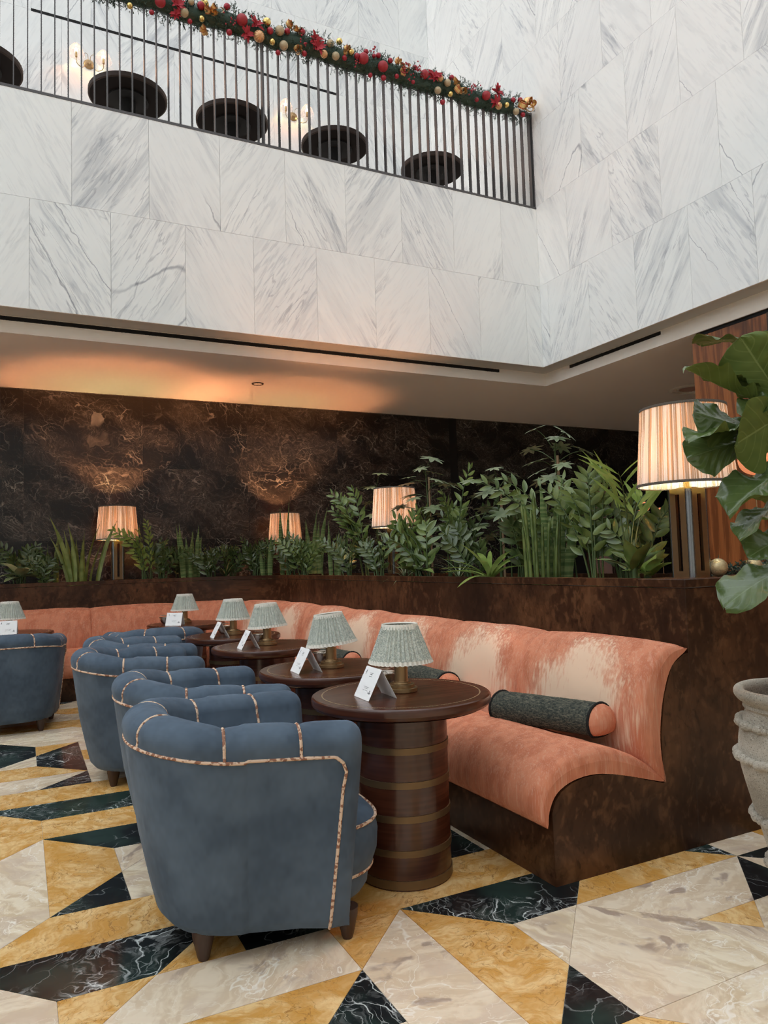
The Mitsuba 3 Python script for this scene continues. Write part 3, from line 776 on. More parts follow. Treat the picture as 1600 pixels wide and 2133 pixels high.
# ---------------------------------------------------------------- round tables
def table_parts():
    R = 0.375
    top = lathe([(0, 0.715), (0, 0.728), (0.325, 0.728)], 64)
    parts = [('table_top', mikit.ply(lathe([(0, 0.730), (0.3275, 0.730)], 72), M_MAHOG, smooth=30), None),
             ('inlay_ring', mikit.ply(lathe([(0.3275, 0.7303), (0.3325, 0.7303)], 72), M_INLAY, smooth=30), 'thin brass inlay ring'),
             ('table_edge', mikit.ply(lathe([(0.3325, 0.730), (0.366, 0.730), (0.372, 0.726), (0.375, 0.718), (0.374, 0.700), (0.366, 0.688), (0.34, 0.676), (0.0, 0.676)], 72), M_MAHOG, smooth=25), None),
             ('drum', mikit.ply(lathe([(0.188, 0.0), (0.188, 0.676)], 56), M_MAHOG, smooth=30), None)]
    for z0, z1 in ((0.005, 0.040), (0.126, 0.154), (0.256, 0.284), (0.386, 0.414), (0.517, 0.545)):
        r = 0.1915
        parts.append(('brass_band', mikit.ply(lathe([(0.187, z0), (r, z0 + 0.001), (r, z1 - 0.001), (0.187, z1)], 56), M_BAND, smooth=30), 'brushed brass band'))
    return parts
TABLE = table_parts()
TABLES = [(1.43, 2.765, 'nearest round mahogany table with a banded drum base'), (1.47, 3.64, 'second round mahogany table, partly behind the nearest one'),
          (1.52, 4.92, 'third round mahogany table along the banquette'), (1.53, 5.85, 'fourth round mahogany table along the banquette'),
          (1.47, 7.40, 'round mahogany table at the far corner of the banquette'), (-0.09, 7.58, 'round mahogany table at the left, behind the cut-off chair')]
for x, y, lb in TABLES:
    t = thing('round_table', lb, 'table', 'round tables at the banquette')
    for nm, d, l2 in TABLE: add(nm, d, None, t, tw=place(x, y, 0), label=l2)

# ---------------------------------------------------------------- small table lamps
def tiny_lamp_parts():
    n = 240
    P = []
    for q in np.linspace(0, 1, 6):
        th = np.arange(n) * 2 * np.pi / n
        r = 0.128 + (0.074 - 0.128) * q + 0.0042 * np.cos(36 * th) + 0.0012 * np.cos(83 * th + 1)
        P.append(np.stack([r * np.cos(th), r * np.sin(th), np.full(n, 0.135 + 0.14 * q)], 1))
    P = np.array(P)
    th = np.arange(n) * 2 * np.pi / n
    ruf = []
    for z, k, dr_ in ((0.137, 0.0, 0.003), (0.126, 0.004, 0.004), (0.121, 0.005, 0.006)):
        r = 0.1285 + dr_ + k * np.cos(40 * th)
        ruf.append(np.stack([r * np.cos(th), r * np.sin(th), z + 0.002 * np.cos(40 * th + 1)], 1))
    band = []
    for z, k, b in ((0.262, 0.0035, 0.079), (0.268, 0.001, 0.078), (0.279, 0.0008, 0.0765), (0.284, 0.001, 0.0755), (0.279, 0, 0.072)):
        r = b + k * np.cos(30 * th)
        band.append(np.stack([r * np.cos(th), r * np.sin(th), np.full(n, z)], 1))
    return [('shade', mikit.ply(grid(P, closed_v=True), M_SPECK, smooth=40), 'pleated pale green speckled shade'),
            ('shade_ruffle', mikit.ply(grid(np.array(ruf), closed_v=True), M_TRIM, smooth=60), 'cream ruffled trim'),
            ('shade_collar', mikit.ply(grid(np.array(band), closed_v=True), M_TRIM, smooth=60), 'cream gathered collar'),
            ('stem', mikit.ply(lathe([(0.031, 0.04), (0.0285, 0.046), (0.0285, 0.13), (0.02, 0.135), (0.012, 0.17), (0.0, 0.17)], 32), M_BRASS, smooth=30), None),
            ('base', mikit.ply(lathe([(0, 0), (0.066, 0), (0.068, 0.003), (0.068, 0.016), (0.065, 0.019), (0.056, 0.02), (0.056, 0.030), (0.053, 0.033), (0.042, 0.034), (0.040, 0.040), (0.0, 0.041)], 48), M_BRASS, smooth=30), 'stepped brass base')]
TINY = tiny_lamp_parts()
for k, (x, y, tlt, lb) in enumerate([(1.445, 2.785, 0, 'small brass lamp with pleated green shade on the nearest round table'), (1.475, 3.64, -6, 'small brass lamp with a crooked pleated shade on the second table'),
        (1.53, 4.94, -4, 'small brass lamp with pleated shade on the third table'), (1.535, 5.86, 0, 'small brass lamp with pleated shade on the fourth table'),
        (1.47, 7.48, 0, 'small brass lamp with pleated shade on the far corner table'), (-0.09, 7.64, 0, 'small brass lamp with pleated shade at the left picture edge')]):
    t = thing('table_lamp', lb, 'lamp', 'small table lamps with green pleated shades')
    for nm, d, l2 in TINY:
        tw = place(x, y, 0.7305)
        if nm.startswith('shade') and tlt: tw = tw.translate([0, 0, 0.17]).rotate([0.4, 0.9, 0], tlt).translate([0, 0, -0.17])
        add(nm, d, None, t, tw=tw, label=l2)

# ---------------------------------------------------------------- folded cards, bowls with tongs
def card_parts():
    w, h, b, th = 0.152, 0.118, 0.062, 0.0007
    sl = math.hypot(h, b)
    def leaf(sg_):
        m = box(-th / 2, th / 2, -w / 2, w / 2, 0, sl)
        m.apply_transform(trimesh.transformations.rotation_matrix(math.atan2(b, h) * sg_, (0, 1, 0)))
        m.apply_translation((-sg_ * b, 0, 0.0006))
        return m
    prints = []
    def mark(y0, y1, s0, s1):
        m = box(-0.0002, 0.0002, y0, y1, s0, s1)
        m.apply_translation((-0.0006, 0, 0))
        m.apply_transform(trimesh.transformations.rotation_matrix(math.atan2(b, h), (0, 1, 0)))
        m.apply_translation((-b, 0, 0.0006))
        prints.append(m)
    mark(0.049, 0.055, 0.105, 0.117); mark(0.050, 0.054, 0.098, 0.102)
    mark(-0.018, 0.014, 0.108, 0.110); mark(-0.012, 0.008, 0.101, 0.105); mark(-0.016, 0.012, 0.094, 0.096)
    mark(-0.030, 0.022, 0.050, 0.0515); mark(-0.024, 0.018, 0.044, 0.0455); mark(-0.03, 0.024, 0.036, 0.0372)
    mark(-0.058, -0.044, 0.026, 0.034); mark(-0.054, -0.046, 0.036, 0.041); mark(-0.040, -0.036, 0.027, 0.033)
    return [('front_leaf', mikit.ply(leaf(1), M_PAPER), None), ('rear_leaf', mikit.ply(leaf(-1), M_PAPER), None), ('print', mikit.ply(cat_(prints), M_INK), 'small grey print')]
CARD = card_parts()
for x, y, rz, lb in [(1.292, 2.725, -2, 'white folded menu card on the nearest round table'), (1.308, 3.572, -3, 'white folded menu card on the second table'),
        (1.356, 4.80, -4, 'white folded menu card on the third table'), (1.385, 5.70, -3, 'white folded menu card on the fourth table'),
        (1.33, 7.24, 62, 'white folded menu card on the far corner table'), (-0.10, 7.45, 85, 'white folded menu card at the left picture edge')]:
    t = thing('menu_card', lb, 'card', 'folded white menu cards')
    for nm, d, l2 in CARD: add(nm, d, None, t, tw=place(x, y, 0.7305, rz), label=l2, kind='stuff' if nm == 'print' else None)
bowl_m = mikit.ply(lathe([(0, 0.004), (0.028, 0.0), (0.032, 0.004), (0.05, 0.022), (0.058, 0.045), (0.060, 0.058), (0.066, 0.061), (0.066, 0.063), (0.058, 0.060), (0.048, 0.026), (0.0, 0.012)], 40), M_SILVER, smooth=40)
rg = random.Random(8)
nuts = []
for k in range(60):
    m = trimesh.creation.icosphere(1, 0.007)
    m.apply_scale((1, 0.7, 0.7)); m.apply_transform(trimesh.transformations.rotation_matrix(rg.uniform(0, 6), (rg.random(), rg.random(), 1)))
    a, r = rg.uniform(0, 6.28), 0.043 * math.sqrt(rg.random())
    m.apply_translation((r * math.cos(a), r * math.sin(a), 0.045 + rg.uniform(0, 0.012)))
    nuts.append(m)
M_SUGAR = pr('sugar', (0.62, 0.55, 0.47), 0.6)
nuts_d = mikit.ply(cat_(nuts), M_SUGAR, smooth=True)
def tong_half(s): return tube(catmull([(-0.07, 0.0, 0.010), (-0.055, s * 0.006, 0.012), (-0.01, s * 0.011, 0.006), (0.045, s * 0.010, 0.0), (0.068, s * 0.004, -0.004)], 5), 0.0028, 6)
tong_d = mikit.ply(cat_([tong_half(1), tong_half(-1)]), M_SILVER, smooth=True)
for x, y, lb in [(1.43, 2.93, 'nearest table, behind the menu card'), (1.50, 3.80, 'second table, beside the lamp'), (1.53, 5.09, 'third table, behind the card'), (1.50, 6.02, 'fourth table, beside the lamp'), (1.29, 7.50, 'far corner table, left of the lamp')]:
    t = thing('sugar_bowl', 'silver bowl of sugar lumps on the ' + lb, 'bowl', 'silver bowls on the round tables')
    add('bowl', bowl_m, None, t, tw=place(x, y, 0.7305))
    add('lumps', nuts_d, None, t, tw=place(x, y, 0.7305), kind='stuff')
    t = thing('tongs', 'silver tongs lying across the bowl on the ' + lb, 'tongs', 'silver tongs on the bowls')
    add('arms', tong_d, None, t, tw=place(x - 0.005, y, 0.806, 40))

# ---------------------------------------------------------------- big planter lamps
BULB = (3500.0, 1500.0, 660.0)
def big_lamp_parts():
    n = 720
    rr = np.random.RandomState(3)
    pl_ = np.cumsum(rr.uniform(0.6, 1.5, 150)); pl_ = pl_ / pl_[-1] * 2 * np.pi
    th = np.arange(n) * 2 * np.pi / n
    ph = np.interp(th, np.append(0, pl_), np.arange(151)) * 2 * np.pi
    P, UV = [], []
    for q in np.linspace(0, 1, 7):
        r = 0.226 + (0.196 - 0.226) * q + 0.0018 * np.cos(ph)
        P.append(np.stack([r * np.cos(th), r * np.sin(th), np.full(n, 0.445 + 0.37 * q)], 1))
        UV.append(np.stack([th / (2 * np.pi), np.full(n, q)], 1))
    P = np.array(P); UV = np.array(UV).reshape(-1, 2)
    parts = [('shade', mikit.ply(grid(P, closed_v=True), 'mat_shade', smooth=True, uv=UV), 'glowing pleated striped shade', None)]
    for z, r in ((0.440, 0.2265), (0.811, 0.1965)):
        P = np.array([np.stack([(r + d + 0.0006 * np.cos(180 * th)) * np.cos(th), (r + d + 0.0006 * np.cos(180 * th)) * np.sin(th), np.full(n, z + h)], 1) for d, h in ((-0.002, 0), (0.003, 0.0), (0.0035, 0.006), (0.003, 0.012), (-0.002, 0.012))])
        parts.append(('shade_binding', mikit.ply(grid(P, closed_v=True), M_SHADETRIM, smooth=60), 'grey ribbed binding', None))
    w, H = 0.045, 0.425
    def frame(k):
        p = sg.box(-w, 0.0, w, H).difference(sg.box(-0.012, 0.030, 0.012, H - 0.028))
        m = prism(p, 0.016, -0.008)
        m.apply_transform(trimesh.transformations.rotation_matrix(math.pi / 2, (1, 0, 0)))
        m.apply_translation((0, -0.060, 0))
        m.apply_transform(trimesh.transformations.rotation_matrix(k * math.pi / 2, (0, 0, 1)))
        return m
    for k in range(4): parts.append(('slotted_plate', mikit.ply(frame(k), M_BRONZE, smooth=20), 'slotted bronze plate', None))
    rod = lathe([(0, 0), (0.018, 0), (0.018, H - 0.004), (0, H - 0.004)], 24)
    for sx, sy in ((1, 1), (1, -1), (-1, 1), (-1, -1)):
        m = rod.copy(); m.apply_translation((sx * 0.049, sy * 0.049, 0))
        parts.append(('crystal_rod', mikit.ply(m, 'mat_crystal', smooth=30), 'shiny crystal corner rod', None))
    parts.append(('core', mikit.ply(box(-0.036, 0.036, -0.036, 0.036, 0, H - 0.004), M_DARKMETAL), None, None))
    parts.append(('neck', mikit.ply(cat_([lathe([(0, H - 0.004), (0.045, H - 0.004), (0.045, H + 0.006), (0.014, H + 0.008), (0.014, 0.50), (0.018, 0.50), (0.018, 0.53), (0.078, 0.545), (0.078, 0.549), (0, 0.551)], 24)]), M_BRONZE, smooth=30), None, None))  # neck widens to a disc added under the bulb to block downward light
    parts.append(('bulb', {'type': 'sphere', 'center': [0, 0, 0.60], 'radius': 0.036}, None, BULB))
    return parts
BIGL = big_lamp_parts()
for x, y, lb in [(2.89, 2.505, 'big lit lamp with striped pleated shade on the near end of the planter'), (3.23, 6.25, 'big lit lamp with striped pleated shade among the plants behind the tables'),
                 (3.246, 9.57, 'smaller-looking lit lamp in the far planter corner, behind snake plants'), (1.066, 9.5, 'big lit lamp on the left planter against the black marble')]:
    t = thing('planter_lamp', lb, 'lamp', 'lit lamps with striped shades on the planter')
    ls = 1.09 if x < 2 else 1.0
    for nm, d, l2, em in BIGL:
        if em is not None:
            add(nm, {**d, 'bsdf': {'type': 'ref', 'id': M_TRIM}}, None, t, tw=place(x, y, 1.16, 0, ls), emit=em)
        else:
            add(nm, d, None, t, tw=place(x, y, 1.16, 0, ls), label=l2)

# ---------------------------------------------------------------- gallery: railing, tables, wall lights
rl = thing('railing', 'black iron gallery railing of thin upright bars', 'railing')
bar = mikit.ply(box(-0.005, 0.005, 0, 0.052, 5.80, 7.07), M_IRON)
for k in range(-26, 44):
    x = 0.874 + 0.11835 * k
    if x < 5.99: add('baluster', bar, None, rl, tw=place(x, YA + 0.012, 0))
add('post', box(2.337, 2.357, YA + 0.005, YA + 0.065, 5.80, 7.07), M_IRON, rl)
add('post', box(5.985, 5.999, YA + 0.005, YA + 0.065, 5.80, 7.10), M_IRON, rl)
add('bottom_rail', box(-3.0, 5.999, YA - 0.004, YA + 0.06, 5.787, 5.814), M_IRON, rl)
add('handrail', rbox(-3.0, 5.999, YA + 0.0, YA + 0.07, 7.06, 7.09, 0.004), M_IRON, rl)

gt_parts = [('table_top', mikit.ply(lathe([(0, 6.5), (0.40, 6.5), (0.412, 6.494), (0.412, 6.446), (0.404, 6.44), (0.396, 6.439)], 64), M_DARKMETAL, smooth=30), 'thick dark round top'),
            ('underside', mikit.ply(lathe([(0.396, 6.439), (0.0, 6.437)], 64), M_UNDER), None),
            ('plate', mikit.ply(lathe([(0.0, 6.435), (0.215, 6.435), (0.215, 6.418), (0.0, 6.418)], 40), M_VOID, smooth=30), None),
            ('pedestal', mikit.ply(lathe([(0.085, 6.42), (0.075, 6.2), (0.075, 5.85), (0.11, 5.76), (0.24, 5.745), (0.25, 5.721), (0, 5.721)], 32), M_VOID, smooth=30), None)]
for x, y, lb in [(1.045, 8.09, 'dark round gallery table under the left wall light'), (2.20, 8.08, 'second dark round gallery table from the left'), (3.487, 8.066, 'dark round gallery table below the right wall light'),
                 (4.885, 8.062, 'rightmost dark round gallery table behind the railing'), (-0.40, 8.15, 'dark round gallery table just cut by the left picture edge')]:
    t = thing('gallery_table', lb, 'table', 'dark round tables on the gallery')
    for nm, d, l2 in gt_parts: add(nm, d, None, t, tw=place(x, y, -0.02), label=l2)

def sconce(x, z, label):
    t = thing('wall_sconce', label, 'wall lamp', 'two-armed brass wall sconces on the gallery')
    y = YD
    plate = lathe([(0.0, 0.035), (0.018, 0.035), (0.03, 0.026), (0.038, 0.014), (0.05, 0.012), (0.062, 0.008), (0.068, 0.0)], 32)
    plate.apply_transform(trimesh.transformations.rotation_matrix(math.pi / 2, (1, 0, 0)))
    add('backplate', plate, M_BRASS, t, smooth=30, tw=place(x, y - 0.001, z))
    for s in (-1, 1):
        arm = catmull([(0, -0.03, 0), (s * 0.03, -0.05, -0.02), (s * 0.075, -0.10, -0.12), (s * 0.12, -0.14, -0.145), (s * 0.16, -0.15, -0.11), (s * 0.165, -0.15, -0.04)], 6)
        a = add('arm', tube(arm, 0.0045, 6), M_BRASS, t, smooth=True, tw=place(x, y, z))
        curl = catmull([(s * 0.012, -0.03, 0.03), (s * 0.02, -0.05, 0.09), (s * 0.05, -0.07, 0.10), (s * 0.065, -0.08, 0.06), (s * 0.05, -0.08, 0.045)], 5)
        add('scroll', tube(curl, 0.003, 5), M_BRASS, t, smooth=True, tw=place(x, y, z))
        add('candle_sleeve', lathe([(0, -0.04), (0.014, -0.04), (0.014, 0.03), (0, 0.03)], 16), M_BRASS, a, smooth=30, tw=place(x + s * 0.165, y - 0.15, z))
        add('bulb', {'type': 'sphere', 'center': [0, 0, 0], 'radius': 0.021}, M_TRIM, a, tw=place(x + s * 0.165, y - 0.15, z + 0.055), emit=(560, 215, 70))
        dome = lathe([(0.105, -0.035), (0.098, 0.0), (0.078, 0.05), (0.045, 0.10), (0.018, 0.125), (0.0, 0.128)], 32)
        add('glass_shade', dome, 'mat_glow_glass', a, smooth=True, tw=place(x + s * 0.165, y - 0.15, z + 0.02), label='clear dome shade')
sconce(0.79, 7.93, 'lit brass wall sconce above the left gallery table')
sconce(3.62, 7.93, 'lit brass wall sconce above the third gallery table')

# ---------------------------------------------------------------- Christmas garland on the handrail
gl = thing('garland', 'green fir garland with red and gold ornaments along the gallery handrail', 'garland')
rn = np.random.RandomState(11)
M_FIR = pr('fir', (0.026, 0.055, 0.036), 0.6)
M_RED = pr('red_ball', (0.30, 0.010, 0.022), 0.28, metallic=0.25, clearcoat=0.4)
M_REDM = pr('red_matte', (0.30, 0.016, 0.022), 0.55)
M_GOLD = pr('gold_ball', (0.83, 0.58, 0.20), 0.18, metallic=1.0)
M_CHAMP = pr('champagne_ball', (0.42, 0.33, 0.20), 0.5, metallic=0.35)
M_PETAL = pr('red_petal', (0.32, 0.010, 0.018), 0.65)
M_TWIG = pr('twig', (0.05, 0.03, 0.02), 0.8)
def ribbon_fn(p, n, uv):
    return mix(C3(0.78, 0.55, 0.22), C3(0.36, 0.03, 0.03), smoothstep(0.28, 0.34, dr.abs(uv.x - 0.5)) * smoothstep(0.46, 0.40, dr.abs(uv.x - 0.5)))
M_RIBBON = pr('ribbon', mikit.proc(ribbon_fn), 0.3, metallic=0.6)
def stripe_fn(p, n, uv):
    return mix(C3(0.55, 0.24, 0.12), C3(0.70, 0.45, 0.20), smoothstep(-0.15, 0.15, dr.sin(uv.x * 12 * 2 * 3.14159)))
M_STRIPE = pr('striped_ball', mikit.proc(stripe_fn), 0.35, metallic=0.5)
def fir_cloud(centers, radius, count, length, rs, yflat=1.0):
    V, F = [], []
    tri = np.array([[0, 1, 2]])
    for c in centers:
        for _ in range(count):
            d = rs.normal(size=3); d /= np.linalg.norm(d)
            d[1] *= yflat
            st = c + d * radius * rs.uniform(0.35, 1.0)
            ax = d + rs.normal(size=3) * 0.5; ax /= np.linalg.norm(ax)
            L = length * rs.uniform(0.6, 1.2)
            for k in range(9):                      # a sprig: needles along a short axis
                q = st + ax * L * k / 9
                nd = ax * 0.5 + rs.normal(size=3) * 0.75; nd /= np.linalg.norm(nd)
                sd = np.cross(nd, rs.normal(size=3)); sd /= np.linalg.norm(sd) + 1e-9
                l = L * rs.uniform(0.35, 0.6)
                b = len(V)
                V += [q - sd * 0.0042, q + sd * 0.0042, q + nd * l]
                F.append((b, b + 1, b + 2))
    return trimesh.Trimesh(np.array(V), np.array(F), process=False)
gx = np.arange(-0.5, 5.85, 0.035)
gc = np.stack([gx, np.full(len(gx), YA + 0.02), 7.075 + 0.02 * np.sin(gx * 7) + 0.015 * np.sin(gx * 17)], 1)
gc = gc[gc[:, 0] > 0.62]
add('needles', fir_cloud(gc, 0.15, 26, 0.062, rn), M_FIR, gl, kind='stuff')
add('core', tube(gc[::6] + [0, 0, 0], 0.095, 8), M_FIR, gl, smooth=True)
def ball(r, bumps=0):
    m = trimesh.creation.icosphere(3, r)
    return m
def bauble_uv(r):
    n, m = 32, 17
    th = np.linspace(0, 2 * np.pi, n + 1); ph = np.linspace(0, np.pi, m)
    P = np.array([np.stack([r * np.sin(p) * np.cos(th), r * np.cos(p) * np.ones(n + 1), r * np.sin(p) * np.sin(th)], 1) for p in ph])
    UV = np.array([np.stack([th / (2 * np.pi), np.full(n + 1, p)], 1) for p in ph]).reshape(-1, 2)
    return grid(P[:, ::-1]), np.array([np.stack([th[::-1] / (2 * np.pi), np.full(n + 1, p)], 1) for p in ph]).reshape(-1, 2)
B_UNIT = {k: mikit.ply(trimesh.creation.icosphere(3, 1.0), m, smooth=True) for k, m in (('R', M_REDM), ('r', M_RED), ('c', M_CHAMP), ('g', M_GOLD))}
sm, suv = bauble_uv(1.0)
B_UNIT['s'] = mikit.ply(sm, M_STRIPE, smooth=True, uv=suv)
def ribbon_mesh(seed):
    rs = random.Random(seed); ms, uvs = [], []
    for k in range(4):
        a0 = rs.uniform(0, 6.28); R = rs.uniform(0.7, 1.0)
        d = np.array([math.cos(a0), -0.3, math.sin(a0)]); side = np.array([0, 1, 0]) * 0.8 + np.array([-math.sin(a0), 0, math.cos(a0)]) * 0.5
        side /= np.linalg.norm(side); up = np.cross(d, side)
        P, U = [], []
        for q in np.linspace(0, 2 * np.pi, 15):
            c = d * R * 0.55 * (1 - math.cos(q)) + up * R * 0.38 * math.sin(q)
            P.append([c + side * w for w in np.linspace(-0.34, 0.34, 5)]); U.append([(w + 0.34) / 0.68 for w in np.linspace(-0.34, 0.34, 5)])
        ms.append(grid(np.array(P))); u = np.array(U).reshape(-1); uvs.append(np.stack([u, u * 0], 1))
    return cat_(ms), np.vstack(uvs)
RIB = []
for s_ in range(3):
    m, u = ribbon_mesh(s_); RIB.append(mikit.ply(m, M_RIBBON, smooth=True, uv=u))
def leaf_mesh(L, W, n=7, fold=0.25, droop=0.15, shape='oval', cols_=3, wave=0.0, seed=0):
    t = np.linspace(0, 1, n)
    if shape == 'oval': w = np.sin(np.pi * t ** 0.85) ** 0.8
    elif shape == 'lance': w = np.sin(np.pi * t ** 0.6) ** 0.9
    elif shape == 'strap': w = np.minimum(1, 0.55 + t * 1.5) * np.minimum(1, (1 - t) * 3.5) ** 0.6
    elif shape == 'petal': w = np.sin(np.pi * t ** 0.75) * (1 + 0.35 * np.cos(t * 16))
    else: w = t * 0 + 1
    c = np.linspace(-1, 1, cols_)
    rs = np.random.RandomState(seed)
    P = []
    for k in range(n):
        x = L * t[k]
        y = W / 2 * w[k] * c
        z = fold * np.abs(y) - droop * L * t[k] ** 2 + wave * W * np.sin(t[k] * 9 + c * 1.3 + seed) * np.abs(c)
        P.append(np.stack([np.full(cols_, x), y, z], 1))
    return grid(np.array(P))
PETALS = []
for s_ in range(3):
    rs = random.Random(50 + s_); ms = []
    for k in range(11):
        m = leaf_mesh(rs.uniform(0.75, 1.2), 0.48, 7, 0.3, rs.uniform(-0.3, 0.5), 'petal', 3, 0.1, k)
        m.apply_transform(trimesh.transformations.rotation_matrix(-rs.uniform(0.05, 0.9), (0, 1, 0)))
        m.apply_transform(trimesh.transformations.rotation_matrix(k * 2.4 + rs.uniform(-.3, .3), (0, 0, 1)))
        ms.append(m)
    m = cat_(ms); m.apply_transform(trimesh.transformations.rotation_matrix(math.pi / 2, (1, 0, 0)))
    PETALS.append(mikit.ply(m, M_PETAL, smooth=True))
ORN = [('R',1.25,-.057,.053),('R',2.09,.009,.059),('r',1.17,-.17,.025),('r',1.55,-.15,.026),('r',1.66,.034,.04),('r',1.94,.132,.035),('r',1.96,-.143,.032),('r',2.4,-.012,.036),('r',2.6,.049,.033),('r',2.78,.109,.034),('r',2.5,-.199,.027),('r',2.8,-.132,.03),
 ('c',1.49,-.086,.045),('c',2.51,.023,.05),('c',2.56,-.115,.048),('c',1.56,.045,.031),('g',1.7,.075,.043),('g',1.67,-.093,.031),('g',2.37,.087,.045),('g',2.43,-.111,.033),('g',.96,-.169,.03),('b',1.75,.003,.043),('b',1.82,.031,.04),('b',1.71,-.193,.036),('b',2.65,.116,.042),('b',2.73,.109,.033),('b',2.7,-.123,.039),
 ('p',1.42,-.033,.07),('p',1.41,-.124,.056),('p',2.24,.004,.071),('p',2.15,-.117,.071),('p',2.92,.057,.074),('s',2.28,-.101,.059),('p',2.95,-.03,.077),('p',4.46,.047,.083),('p',5.38,.117,.082),('p',5.34,-.046,.069),('c',3.11,.068,.041),('c',3.17,-.065,.044),('c',4.64,.017,.042),('c',4.51,-.101,.042),('c',5.67,-.075,.041),
 ('R',3.51,-.006,.06),('R',3.76,-.027,.06),('R',4.32,.036,.052),('R',5.2,.001,.054),('r',3.43,.002,.033),('r',3.28,-.055,.029),('r',3.56,.109,.03),('r',3.66,.085,.025),('r',3.72,.113,.03),('r',3.87,.09,.03),('r',4.2,.097,.031),('r',3.78,-.139,.032),('r',3.95,-.081,.027),('r',3.61,-.152,.027),('r',4.17,-.089,.024),('r',4.72,.122,.032),('r',4.59,-.212,.031),('r',5.07,-.074,.027),('r',5.63,.067,.033),('r',5.75,.105,.033),('r',5.78,-.086,.031),
 ('g',3.23,.14,.036),('g',3.36,.033,.036),('g',4.69,-.099,.032),('g',5.52,-.031,.033),('b',3.3,.032,.036),('b',3.97,.079,.034),('b',4.05,.086,.041),('b',4.04,-.012,.037),('b',4.79,.087,.039),('b',4.82,-.048,.053),('b',5.81,.037,.074),('s',3.03,-.081,.042),('s',4.54,.052,.042),('s',5.4,-.069,.044)]
ONAME = {'R': ('large_bauble', 'large matt red bauble'), 'r': ('small_bauble', 'small shiny red bauble'), 'c': ('bauble', 'champagne coloured bauble'), 'g': ('gold_bauble', 'shiny gold bauble'),
         'b': ('ribbon_bow', 'gold ribbon bow with red edges'), 'p': ('poinsettia', 'red cloth poinsettia flower'), 's': ('striped_bauble', 'copper bauble with gold stripes')}
for i, (k, x, dz, r) in enumerate(ORN):
    yy = 7.225 - 0.2 * r + 0.25 * abs(dz + 0.0) 
    tw = T().translate([x, yy, 7.05 + dz])
    if k in 'bp': tw = tw.rotate([0, 1, 0], (i * 67) % 360)
    if k == 's': tw = tw.rotate([1, 0, 0], 20)
    src = RIB[i % 3] if k == 'b' else PETALS[i % 3] if k == 'p' else B_UNIT[k]
    add(ONAME[k][0], src, None, gl, tw=tw.scale(r * (1.7 if k == 'b' else 1.2 if k == 'p' else 1.0)), label=ONAME[k][1])
bs = []
for x, dz in ((4.0, -.05), (4.03, .03), (4.2, .06), (4.22, .01), (4.95, -.03), (3.62, .1), (1.95, -.06), (2.76, -.06), (1.0, .03), (3.4, -.12), (5.0, .06), (4.1, -.09)):
    for k in range(9):
        m = trimesh.creation.icosphere(1, 0.009); m.apply_translation((x + rn.normal() * 0.03, YA - 0.16 + rn.normal() * 0.01, 7.05 + dz + rn.normal() * 0.03)); bs.append(m)
add('berries', cat_(bs), M_RED, gl, smooth=True, kind='stuff', label='clusters of small red berries')

# ---------------------------------------------------------------- fittings on the ceiling
def rings(name, label, cat, x, y, prof, mats):
    t = thing(name, label, cat)
    for (nm, p), m in zip(prof, mats): add(nm, lathe(p, 48), m, t, smooth=30, tw=place(x, y, ZC))
    return t
rings('recessed_light', 'round recessed ceiling fitting with ring trims above the near lamp', 'ceiling light', 8.34, 7.05,
      [('outer_ring', [(0.30, -0.001), (0.285, -0.012), (0.245, -0.012), (0.24, -0.001)]), ('inner_ring', [(0.20, -0.001), (0.195, -0.008), (0.18, -0.008), (0.175, -0.001)]), ('lens', [(0.16, -0.004), (0.0, -0.004)])], [M_FASCIA, M_FASCIA, M_BLUSH])
rings('smoke_detector', 'small flush disc on the ceiling above the left lamp', 'detector', 2.644, 8.729, [('rim', [(0.075, -0.0005), (0.07, -0.010), (0.058, -0.010), (0.055, -0.004)]), ('plate', [(0.055, -0.004), (0.0, -0.004)])], [M_DARKMETAL, M_CEIL])

# ---------------------------------------------------------------- plants
def leaf_bsdf(name, base, tip, rough=0.4, trans=0.45):
    def fn(p, n, uv):
        k = fbm(p.x * 14, p.y * 14, p.z * 14, octaves=2)
        return mix(C3(*base), C3(*tip), smoothstep(0.3, 0.7, k))
    if trans > 0.6:
        scene['mat_leaf_' + name] = {'type': 'principledthin', 'base_color': mikit.proc(fn), 'roughness': rough, 'diff_trans': trans, 'spec_trans': 0.0, 'eta': 1.45}
    else:
        scene['mat_leaf_' + name] = {'type': 'twosided', 'bsdf': {'type': 'principled', 'base_color': mikit.proc(fn), 'roughness': rough, 'specular': 0.6}}
    return 'mat_leaf_' + name
L_DARK = leaf_bsdf('dark', (0.036, 0.060, 0.017), (0.075, 0.105, 0.032), 0.30)
L_MID = leaf_bsdf('mid', (0.060, 0.100, 0.022), (0.135, 0.185, 0.048), 0.32)
L_LIGHT = leaf_bsdf('light', (0.19, 0.28, 0.065), (0.30, 0.38, 0.11), 0.45, 0.7)
L_GREY = leaf_bsdf('grey', (0.090, 0.125, 0.058), (0.170, 0.205, 0.110), 0.36)
L_PALE = leaf_bsdf('pale', (0.14, 0.19, 0.09), (0.22, 0.25, 0.13), 0.5, 0.5)
def snake_fn(p, n, uv):
    b = fbm(p.x * 8 + p.y * 8, 2.0, p.z * 70, octaves=3)
    return mix(C3(0.105, 0.170, 0.060), C3(0.24, 0.30, 0.125), smoothstep(0.35, 0.7, b))
scene['mat_leaf_snake'] = {'type': 'principledthin', 'base_color': mikit.proc(snake_fn), 'roughness': 0.45, 'diff_trans': 0.3, 'spec_trans': 0.0, 'eta': 1.45}
L_SNAKE = 'mat_leaf_snake'
M_STEMG = pr('green_stem', (0.05, 0.085, 0.025), 0.5)
M_STAKE = pr('stake', (0.27, 0.18, 0.10), 0.7)
